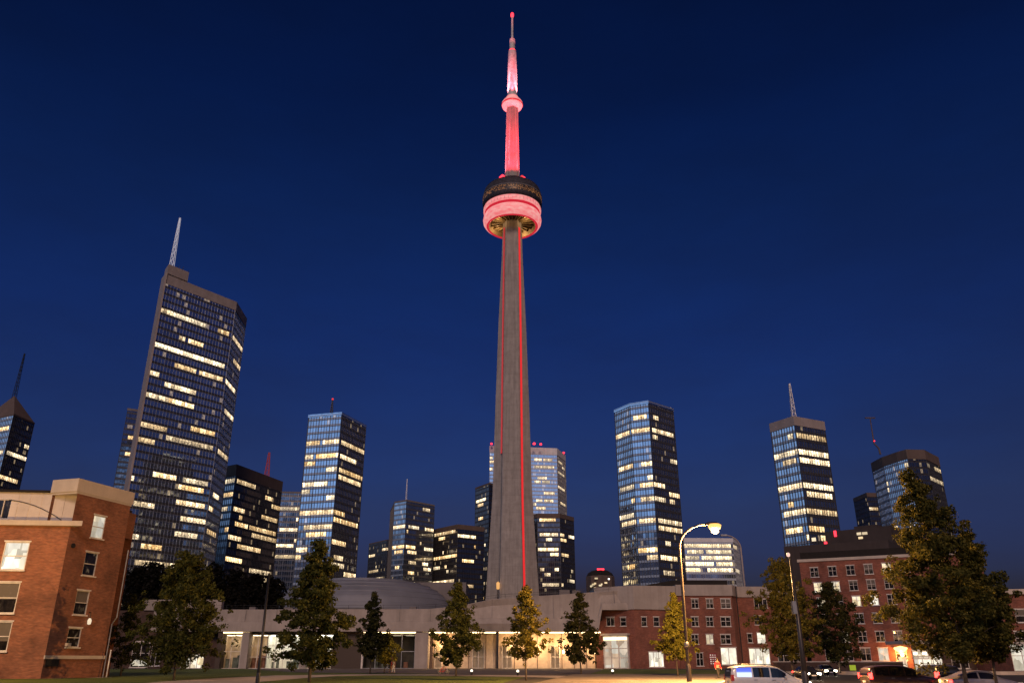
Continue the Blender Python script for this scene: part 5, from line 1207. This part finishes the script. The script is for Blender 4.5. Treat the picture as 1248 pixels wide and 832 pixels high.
# low ground lamps, white post, little sign
for i, (px, Y, lab) in enumerate(((575, 104, 'low white ground lamp beside the medium tree'), (631, 100, 'low white ground lamp left of the slender lit tree'), (746, 104, 'low white ground lamp on the verge by the brick entrance'))):
    x = gx(px, Y); t_ = empty('ground_lamp', (x, Y, 0), lab, 'lamp', 'low lamps along the path')
    MB().lathe([(.12, 0), (.12, .3), (.14, .32), (.14, .36)], (x, Y, .02), 12).build('post', M['steel'], t_, True, auto=30)
    MB().lathe([(.13, .38), (.16, .5), (.1, .62), (0, .64)], (x, Y, 0), 12).build('lamp_glass', emit('ground_lamp_glow', (1, .86, .66), 2.2, sample=False), t_, True)
q = at(135, 793, 90); t_ = empty('white_post', (q.x, 90, 0), 'slim white post on the grass at the corner of the near brick building', 'post')
MB().tube([(q.x, 90, 0), (q.x, 90, q.z)], [.07, .06], 10).build('post', M['mast_white'], t_, True); MB().lathe([(.06, 0), (.09, .02), (.09, .1), (0, .16)], (q.x, 90, q.z), 10).build('cap', M['mast_white'], t_, True)
q = at(204, 806, 120); t_ = empty('small_sign', (q.x, 120, 0), 'tiny white round sign on a post in front of the dark wing', 'sign')
MB().tube([(q.x, 120, 0), (q.x, 120, q.z)], .04, 8).build('post', M['steel'], t_); MB().tube([(q.x, 119.95, q.z), (q.x, 119.9, q.z)], .26, 20).build('panel', M['mast_white'], t_)
q = at(1039, 813, 140); t_ = empty('lime_sign', (q.x, 140, 0), 'small lime yellow board on a post before the low wall', 'sign')
MB().tube([(q.x, 140, 0), (q.x, 140, q.z)], .05, 8).build('post', M['steel'], t_); MB().box((q.x, 139.9, q.z), (1.0, .06, .8)).build('panel', emit('lime_board', (.55, .8, .05), .22, (.5, .7, .05), False), t_)

# ------------------------------------------------------------------ cars
M['tyre'] = simple('tyre_rubber', (.02, .02, .02), .85); M['rim'] = simple('alloy', (.5, .5, .52), .3, .9)
t = NT('car_glass'); t.set(Base_Color=(.012, .012, .014), Roughness=.04, IOR=1.6); M['car_glass'] = t.m
M['head'] = emit('headlight_glow', (1, .86, .62), 32); M['tail'] = emit('tail_light_glow', (1, .025, .02), 12); M['tail_off'] = emit('tail_light_unlit', (1, .02, .02), .12, (.3, .02, .02), False); M['head_off'] = emit('headlight_off', (1, .9, .8), .12, (.6, .6, .6), False); M['amber'] = emit('amber_glow', (1, .48, .12), 8)
def paint(name, col, metal=.3):
    t = NT(name); t.set(Base_Color=col, Metallic=metal, Roughness=.32, Coat_Weight=.8, Coat_Roughness=.05); return t.m
def car(name, label, loc, ang, col, style, head='head_off', tail='tail', group=None, tint=None):
    root = empty(name, loc, label, 'car', group, ang)
    if style == 'van':
        L, W, zr = 4.9, .95, 1.72
        st = [(-2.42, .42, .95, 1.0, .86, 0), (-2.38, .30, 1.02, 1.56, .93, .80), (-2.1, .26, 1.04, 1.68, .95, .78), (-1.2, .24, 1.03, 1.72, .95, .78), (0, .24, 1.01, 1.71, .95, .78), (.55, .24, 1.0, 1.64, .95, .77), (1.05, .25, 1.0, 1.32, .95, .80), (1.45, .26, .99, 1.06, .94, .86), (2.05, .3, .88, .92, .90, .8), (2.36, .36, .72, .74, .78, .7), (2.44, .42, .60, .61, .68, .6)]
        wins = [(-2.05, -1.15), (-1.05, -.05), (.05, .95)]; ws_ = (.62, 1.38); rw = (-2.40, -2.28)
    elif style == 'suv':
        L, W, zr = 4.75, .94, 1.72
        st = [(-2.36, .5, .98, 1.02, .84, 0), (-2.30, .34, 1.08, 1.50, .92, .78), (-2.0, .30, 1.10, 1.68, .94, .76), (-1.0, .28, 1.08, 1.72, .94, .76), (-.1, .28, 1.06, 1.71, .94, .76), (.35, .28, 1.05, 1.63, .94, .76), (.95, .29, 1.06, 1.20, .94, .84), (1.2, .3, 1.05, 1.09, .93, .85), (1.95, .34, .98, 1.02, .9, .8), (2.28, .42, .82, .85, .8, .7), (2.38, .5, .66, .67, .7, .62)]
        wins = [(-1.95, -1.1), (-1.0, -.12), (-.02, .75)]; ws_ = (.42, 1.0); rw = (-2.32, -2.1)
    else:
        L, W, zr = 4.7, .91, 1.44
        st = [(-2.33, .42, .80, .84, .76, 0), (-2.25, .30, .92, .98, .86, .7), (-1.6, .24, .95, 1.06, .90, .74), (-1.0, .22, .94, 1.36, .91, .70), (-.4, .22, .92, 1.44, .91, .69), (.3, .22, .90, 1.41, .91, .69), (.8, .22, .90, 1.18, .91, .74), (1.15, .23, .89, .95, .90, .82), (1.9, .28, .80, .84, .86, .76), (2.24, .34, .66, .68, .76, .66), (2.35, .42, .54, .55, .66, .56)]
        wins = [(-1.35, -.45), (-.35, .6)]; ws_ = (.38, 1.05); rw = (-1.5, -.95)
    def sect(s):
        x, zb, zbelt, ztop, hw, tw_ = s; tw_ = tw_ or hw * .8; tw_ = min(tw_, hw * .9)
        h = [(.72 * hw, zb), (.96 * hw, zb + .06), (hw, zb + (zbelt - zb) * .5), (hw * .985, zbelt - .05), (hw * .955, zbelt), (tw_ + .02, ztop - .07), (tw_ * .93, ztop - .015), (tw_ * .5, ztop + .015)]
        return [(x, -a, b) for a, b in h] + [(x, a, b) for a, b in reversed(h)]
    mb = MB(); secs = [sect(s) for s in st]; n = len(secs[0])
    for s in secs: mb.v += s
    for i in range(len(secs) - 1):
        for k in range(n): mb.f.append((i * n + k, (i + 1) * n + k, (i + 1) * n + (k + 1) % n, i * n + (k + 1) % n)); mb.uv.append([(0, 0)] * 4)
    mb.f.append(tuple(reversed(range(n)))); mb.uv.append([(0, 0)] * n); mb.f.append(tuple(range((len(secs) - 1) * n, len(secs) * n))); mb.uv.append([(0, 0)] * n)
    me = mb.build('body', M[col], root, True, world=False); sub = me.modifiers.new('sub', 'SUBSURF'); sub.levels = 2; sub.render_levels = 2
    def P_(x, side, f, off=.012):
        xs_ = [s[0] for s in st]; g = lambda j: np.interp(x, xs_, [(s[j] if s[j] else s[4] * .8) for s in st])
        zb, zt3 = g(2) + .03, g(3) - .12; hw, tw_ = g(4) * .955, g(5) + .02
        y = hw + (tw_ - hw) * f * .93 + off; z = zb + (zt3 - zb) * f
        return (x, side * y, z)
    for side in (-1, 1):
        for wi, (x0, x1) in enumerate(wins):
            mb = MB(); seg = 4
            for k in range(seg):
                xa, xb = x0 + (x1 - x0) * k / seg, x0 + (x1 - x0) * (k + 1) / seg
                q = [P_(xa, side, 0), P_(xb, side, 0), P_(xb, side, 1), P_(xa, side, 1)]
                mb.face(q if side < 0 else q[::-1])
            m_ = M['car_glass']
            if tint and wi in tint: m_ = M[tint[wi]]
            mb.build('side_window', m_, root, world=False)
    def cross(xa, xb, za, zb_, wa, wb, name, off):
        mb = MB(); mb.face([(xa + off, -wa, za + .01), (xa + off, wa, za + .01), (xb + off, wb, zb_ + .01), (xb + off, -wb, zb_ + .01)]); mb.build(name, M['car_glass'], root, world=False)
    xs_ = [s[0] for s in st]; zz = lambda x: np.interp(x, xs_, [s[3] for s in st]); hw = lambda x: np.interp(x, xs_, [(s[5] or s[4] * .8) for s in st])
    cross(ws_[1], ws_[0], zz(ws_[1]) - .02, zz(ws_[0]) - .03, hw(ws_[1]) - .06, hw(ws_[0]) - .06, 'windscreen', .05)
    cross(rw[0], rw[1], zz(rw[0]) if style == 'sedan' else st[1][2] + .06, zz(rw[1]) - .05, hw(rw[0] + .1) - .04, hw(rw[1]) - .08, 'rear_window', -.05)
    for side in (-1, 1):
        mb = MB(); fx, fz, fw = st[-2][0], st[-2][2] - .04, st[-2][4]
        mb.box((fx - .10, side * (fw - .13), fz), (.34, .38, .19)); mb.build('headlight', M[head], root, world=False)
        mb = MB(); bx_, bz_, bw = st[1][0], st[1][2] - .06, st[1][4]
        mb.box((bx_ + .04, side * (bw - .10), bz_ + (.06 if style != 'sedan' else -.08)), (.16, .26, .18 if style == 'sedan' else .34)); mb.build('tail_light', M[tail], root, world=False)
        mb = MB(); mx = wins[-1][1] - .05; p_ = P_(mx, side, .08, .10); mb.box(p_, (.16, .22, .15)); mb.build('wing_mirror', M[col], root, world=False)
        for wi, (x0, x1) in enumerate(wins[:2] if style == 'sedan' else wins[1:]):
            p_ = P_(x0 + .12, side, -.25, .02); mb = MB(); mb.box((p_[0], p_[1], p_[2] - .02), (.2, .04, .035)); mb.build('door_handle', M['galv'], root, world=False)
        for x in (-1.42, 1.45):
            rr = .34 if style != 'suv' else .37
            mb = MB(); y = side * (W - .1)
            def disc(prof):
                b = MB(); b.lathe(prof, (0, 0, 0), 28); b.v = [(x + v_[0], y + side * v_[2], rr + v_[1]) for v_ in b.v]; return b
            ty = disc([(rr * .62, -.1), (rr * .97, -.1), (rr, -.06), (rr, .06), (rr * .97, .1), (rr * .64, .11)]).build('tyre', M['tyre'], root, True, world=False)
            rim = disc([(rr * .64, .105), (rr * .6, .115), (rr * .5, .06), (rr * .2, .08), (0, .09)]).build('rim', M['rim'], ty, True, world=False)
    mb = MB(); mb.box((st[-1][0] - .02, 0, .45), (.06, .5, .12)); mb.build('number_plate', M['mast_white'], root, world=False)
    mb = MB(); mb.box((st[0][0] - .0, 0, .75), (.05, .5, .12)); mb.build('number_plate', M['mast_white'], root, world=False)
    if style in ('suv', 'van'):
        for side in (-1, 1):
            mb = MB(); mb.tube([(-1.9, side * .68, zr + .00), (-1.8, side * .68, zr + .06), (.1, side * .68, zr + .055), (.25, side * .68, zr - .02)], .022, 8); mb.build('roof_rail', M['steel'], root, True, world=False)
    return root
M['p_white'] = paint('white_paint', (.72, .70, .70), 0); M['p_dark'] = paint('dark_red_black_paint', (.05, .022, .02)); M['p_silver'] = paint('silver_paint', (.42, .38, .36), .6); M['p_black'] = paint('black_paint', (.02, .02, .02))
def glass_reflection():  # blue-white reflection on the side glass, painted in as emission
    t = NT('blue_reflection_glow'); tcn = t.n('TexCoord'); sp = t.n('SeparateXYZ'); t.l(tcn.outputs['Object'], sp.inputs[0])
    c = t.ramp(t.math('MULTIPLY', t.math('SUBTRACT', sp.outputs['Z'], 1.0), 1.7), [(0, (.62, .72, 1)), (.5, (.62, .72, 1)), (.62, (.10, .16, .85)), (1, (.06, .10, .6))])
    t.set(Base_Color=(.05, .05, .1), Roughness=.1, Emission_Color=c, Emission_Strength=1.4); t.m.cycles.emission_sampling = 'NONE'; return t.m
M['glass_reflection'] = glass_reflection()
YC = 54.0
car('minivan', 'white minivan with blue-white reflection painted on its rear side window, under the trees', (gx(932, YC), YC, RD), 0, 'p_white', 'van', 'head', 'tail_off', tint={0: 'glass_reflection'})
car('parked_suv', 'dark red-black off-roader with red tail light beside the silver saloon', (gx(1094, 56), 56, RD), 0, 'p_dark', 'suv', 'amber', 'tail')
car('parked_saloon', 'silver saloon under the huge spreading tree', (gx(1188, 55), 55, RD), 0, 'p_silver', 'sedan')
car('hatchback', 'dark car seen from behind with red brake lights between off-roader and saloon', (gx(1134, 62), 62, RD), R(90), 'p_black', 'suv', tail='tail')
car('oncoming_car', 'nearer oncoming dark car with white headlights left of the low wall', (gx(981, 98), 98, RD), R(-90), 'p_black', 'sedan', head='head', group='oncoming cars on the road')
car('oncoming_car', 'smaller farther oncoming dark car with white headlights', (gx(1004, 124), 124, RD), R(-90), 'p_black', 'sedan', head='head', group='oncoming cars on the road')

# ------------------------------------------------------------------ people and bicycle
M['skin'] = simple('skin', (.45, .26, .18), .6); M['hair'] = simple('dark_hair', (.03, .02, .015), .6)
def person(label, x, y, rz, shirt, trousers, h=1.75, stride=.18):
    root = empty('person', (x, y, 0), label, 'person', None, rz); k = h / 1.75
    J = {'pelvis': (0, 0, .95, .15, .11), 'waist': (0, 0, 1.12, .14, .10), 'chest': (0, 0, 1.34, .17, .115), 'neck': (0, 0, 1.50, .06, .06), 'head0': (0, -.01, 1.58, .075, .085), 'head1': (0, -.01, 1.70, .07, .085)}
    E_ = [('pelvis', 'waist'), ('waist', 'chest'), ('chest', 'neck'), ('neck', 'head0'), ('head0', 'head1')]
    for s, nm in ((-1, 'l'), (1, 'r')):
        sw = s * stride
        J.update({nm + 'sh': (s * .19, 0, 1.42, .065, .065), nm + 'el': (s * .25, .04 - sw * .3, 1.15, .045, .045), nm + 'wr': (s * .24, -.08 - sw * .5, .92, .035, .03), nm + 'ha': (s * .24, -.10 - sw * .5, .83, .03, .04),
                  nm + 'hip': (s * .09, 0, .90, .095, .10), nm + 'kn': (s * .10, -.03 + sw * .5, .50, .065, .065), nm + 'an': (s * .10, sw + .02, .09, .045, .045), nm + 'to': (s * .11, sw - .16, .045, .045, .035)})
        E_ += [('chest', nm + 'sh'), (nm + 'sh', nm + 'el'), (nm + 'el', nm + 'wr'), (nm + 'wr', nm + 'ha'), ('pelvis', nm + 'hip'), (nm + 'hip', nm + 'kn'), (nm + 'kn', nm + 'an'), (nm + 'an', nm + 'to')]
    def skin(names, edges, nm, mat, grow=0, rootv=None):
        ids = {n_: i for i, n_ in enumerate(names)}; me = bpy.data.meshes.new(nm); me.from_pydata([tuple(c * k for c in J[n_][:3]) for n_ in names], [(ids[a], ids[b]) for a, b in edges], [])
        o = bpy.data.objects.new(nm, me); C.objects.link(o); o.parent = root
        o.modifiers.new('skin', 'SKIN'); sv = me.skin_vertices[0].data if me.skin_vertices else None
        if sv is None:
            bm = bmesh.new(); bm.from_mesh(me); bm.verts.layers.skin.verify(); bm.to_mesh(me); bm.free(); sv = me.skin_vertices[0].data
        for n_, i in ids.items(): sv[i].radius = ((J[n_][3] + grow) * k, (J[n_][4] + grow) * k)
        sv[ids[rootv or names[0]]].use_root = True
        sb = o.modifiers.new('sub', 'SUBSURF'); sb.levels = 2; sb.render_levels = 2; me.materials.append(M[mat]); return o
    skin(list(J), E_, 'body', 'skin')
    skin(['waist', 'chest', 'lsh', 'lel', 'lwr', 'rsh', 'rel', 'rwr'], [('waist', 'chest'), ('chest', 'lsh'), ('lsh', 'lel'), ('lel', 'lwr'), ('chest', 'rsh'), ('rsh', 'rel'), ('rel', 'rwr')], 'jacket', shirt, .016)
    skin(['pelvis', 'lhip', 'lkn', 'lan', 'rhip', 'rkn', 'ran'], [('pelvis', 'lhip'), ('lhip', 'lkn'), ('lkn', 'lan'), ('pelvis', 'rhip'), ('rhip', 'rkn'), ('rkn', 'ran')], 'trousers', trousers, .012)
    MB().lathe([(0, .16), (.06, .15), (.095, .09), (.10, .02), (.085, -.05)], (0, .012, 1.66 * k), 14).build('hair', M['hair'], root, True, world=False)
    MB().box((0, -.105, 1.635 * k), (.025, .03, .04)).build('nose', M['skin'], root, world=False)
M['cl_red'] = simple('red_cloth', (.55, .03, .04), .8); M['cl_white'] = simple('white_cloth', (.8, .76, .7), .8); M['cl_dark'] = simple('dark_cloth', (.04, .035, .035), .9); M['cl_tan'] = simple('tan_cloth', (.5, .3, .15), .9)
person('person in a red jacket and dark trousers standing behind the white minivan', gx(874, 79), 79, R(25), 'cl_red', 'cl_dark', 1.8)
person('person in white top and pale trousers walking past the dark glass doors', gx(480, 122), 122, R(-70), 'cl_white', 'cl_white', 1.72)
person('person in dark red coat beside the one in white by the glass doors', gx(476.5, 123), 123.4, R(-60), 'cl_red', 'cl_tan', 1.66)
bx, by = gx(541, 108), 108.0
bc = empty('bicycle', (bx, by, 0), 'red and white bicycle parked on the paving by the medium tree', 'bicycle', None, R(20))
M['bike_red'] = paint('bike_red', (.6, .05, .04), 0)
for s in (-.52, .52):
    b = MB(); b.lathe([(.31, -.02), (.34, -.02), (.34, .02), (.31, .02), (.31, -.02)], (0, 0, 0), 28); b.v = [(s + v_[0], v_[2], .34 + v_[1]) for v_ in b.v]; ty = b.build('wheel', M['tyre'], bc, True, world=False)
    b = MB()
    for k in range(10): a = math.pi * k / 5; b.beam((s, 0, .34), (s + .31 * math.cos(a), 0, .34 + .31 * math.sin(a)), .012)
    b.build('spokes', M['galv'], ty, world=False)
b = MB()
for p_, q_ in (((-.52, 0, .34), (-.05, 0, .3)), ((-.05, 0, .3), (-.2, 0, .82)), ((-.2, 0, .78), (.38, 0, .80)), ((-.05, 0, .3), (.40, 0, .70)), ((-.52, 0, .34), (-.2, 0, .78))): b.tube([p_, q_], .028, 8)
b.build('frame', M['bike_red'], bc, True, world=False)
MB().tube([(.52, 0, .34), (.40, 0, .72), (.36, 0, .98)], .025, 8).build('fork', M['mast_white'], bc, True, world=False)
MB().tube([(.30, -.26, 1.02), (.38, -.1, .99), (.38, .1, .99), (.30, .26, 1.02)], .018, 8).build('handlebar', M['galv'], bc, True, world=False)
b = MB(); b.box((-.22, 0, .9), (.26, .14, .05)); b.tube([(-.2, 0, .8), (-.22, 0, .9)], .018, 8); b.build('saddle', M['steel'], bc, world=False)
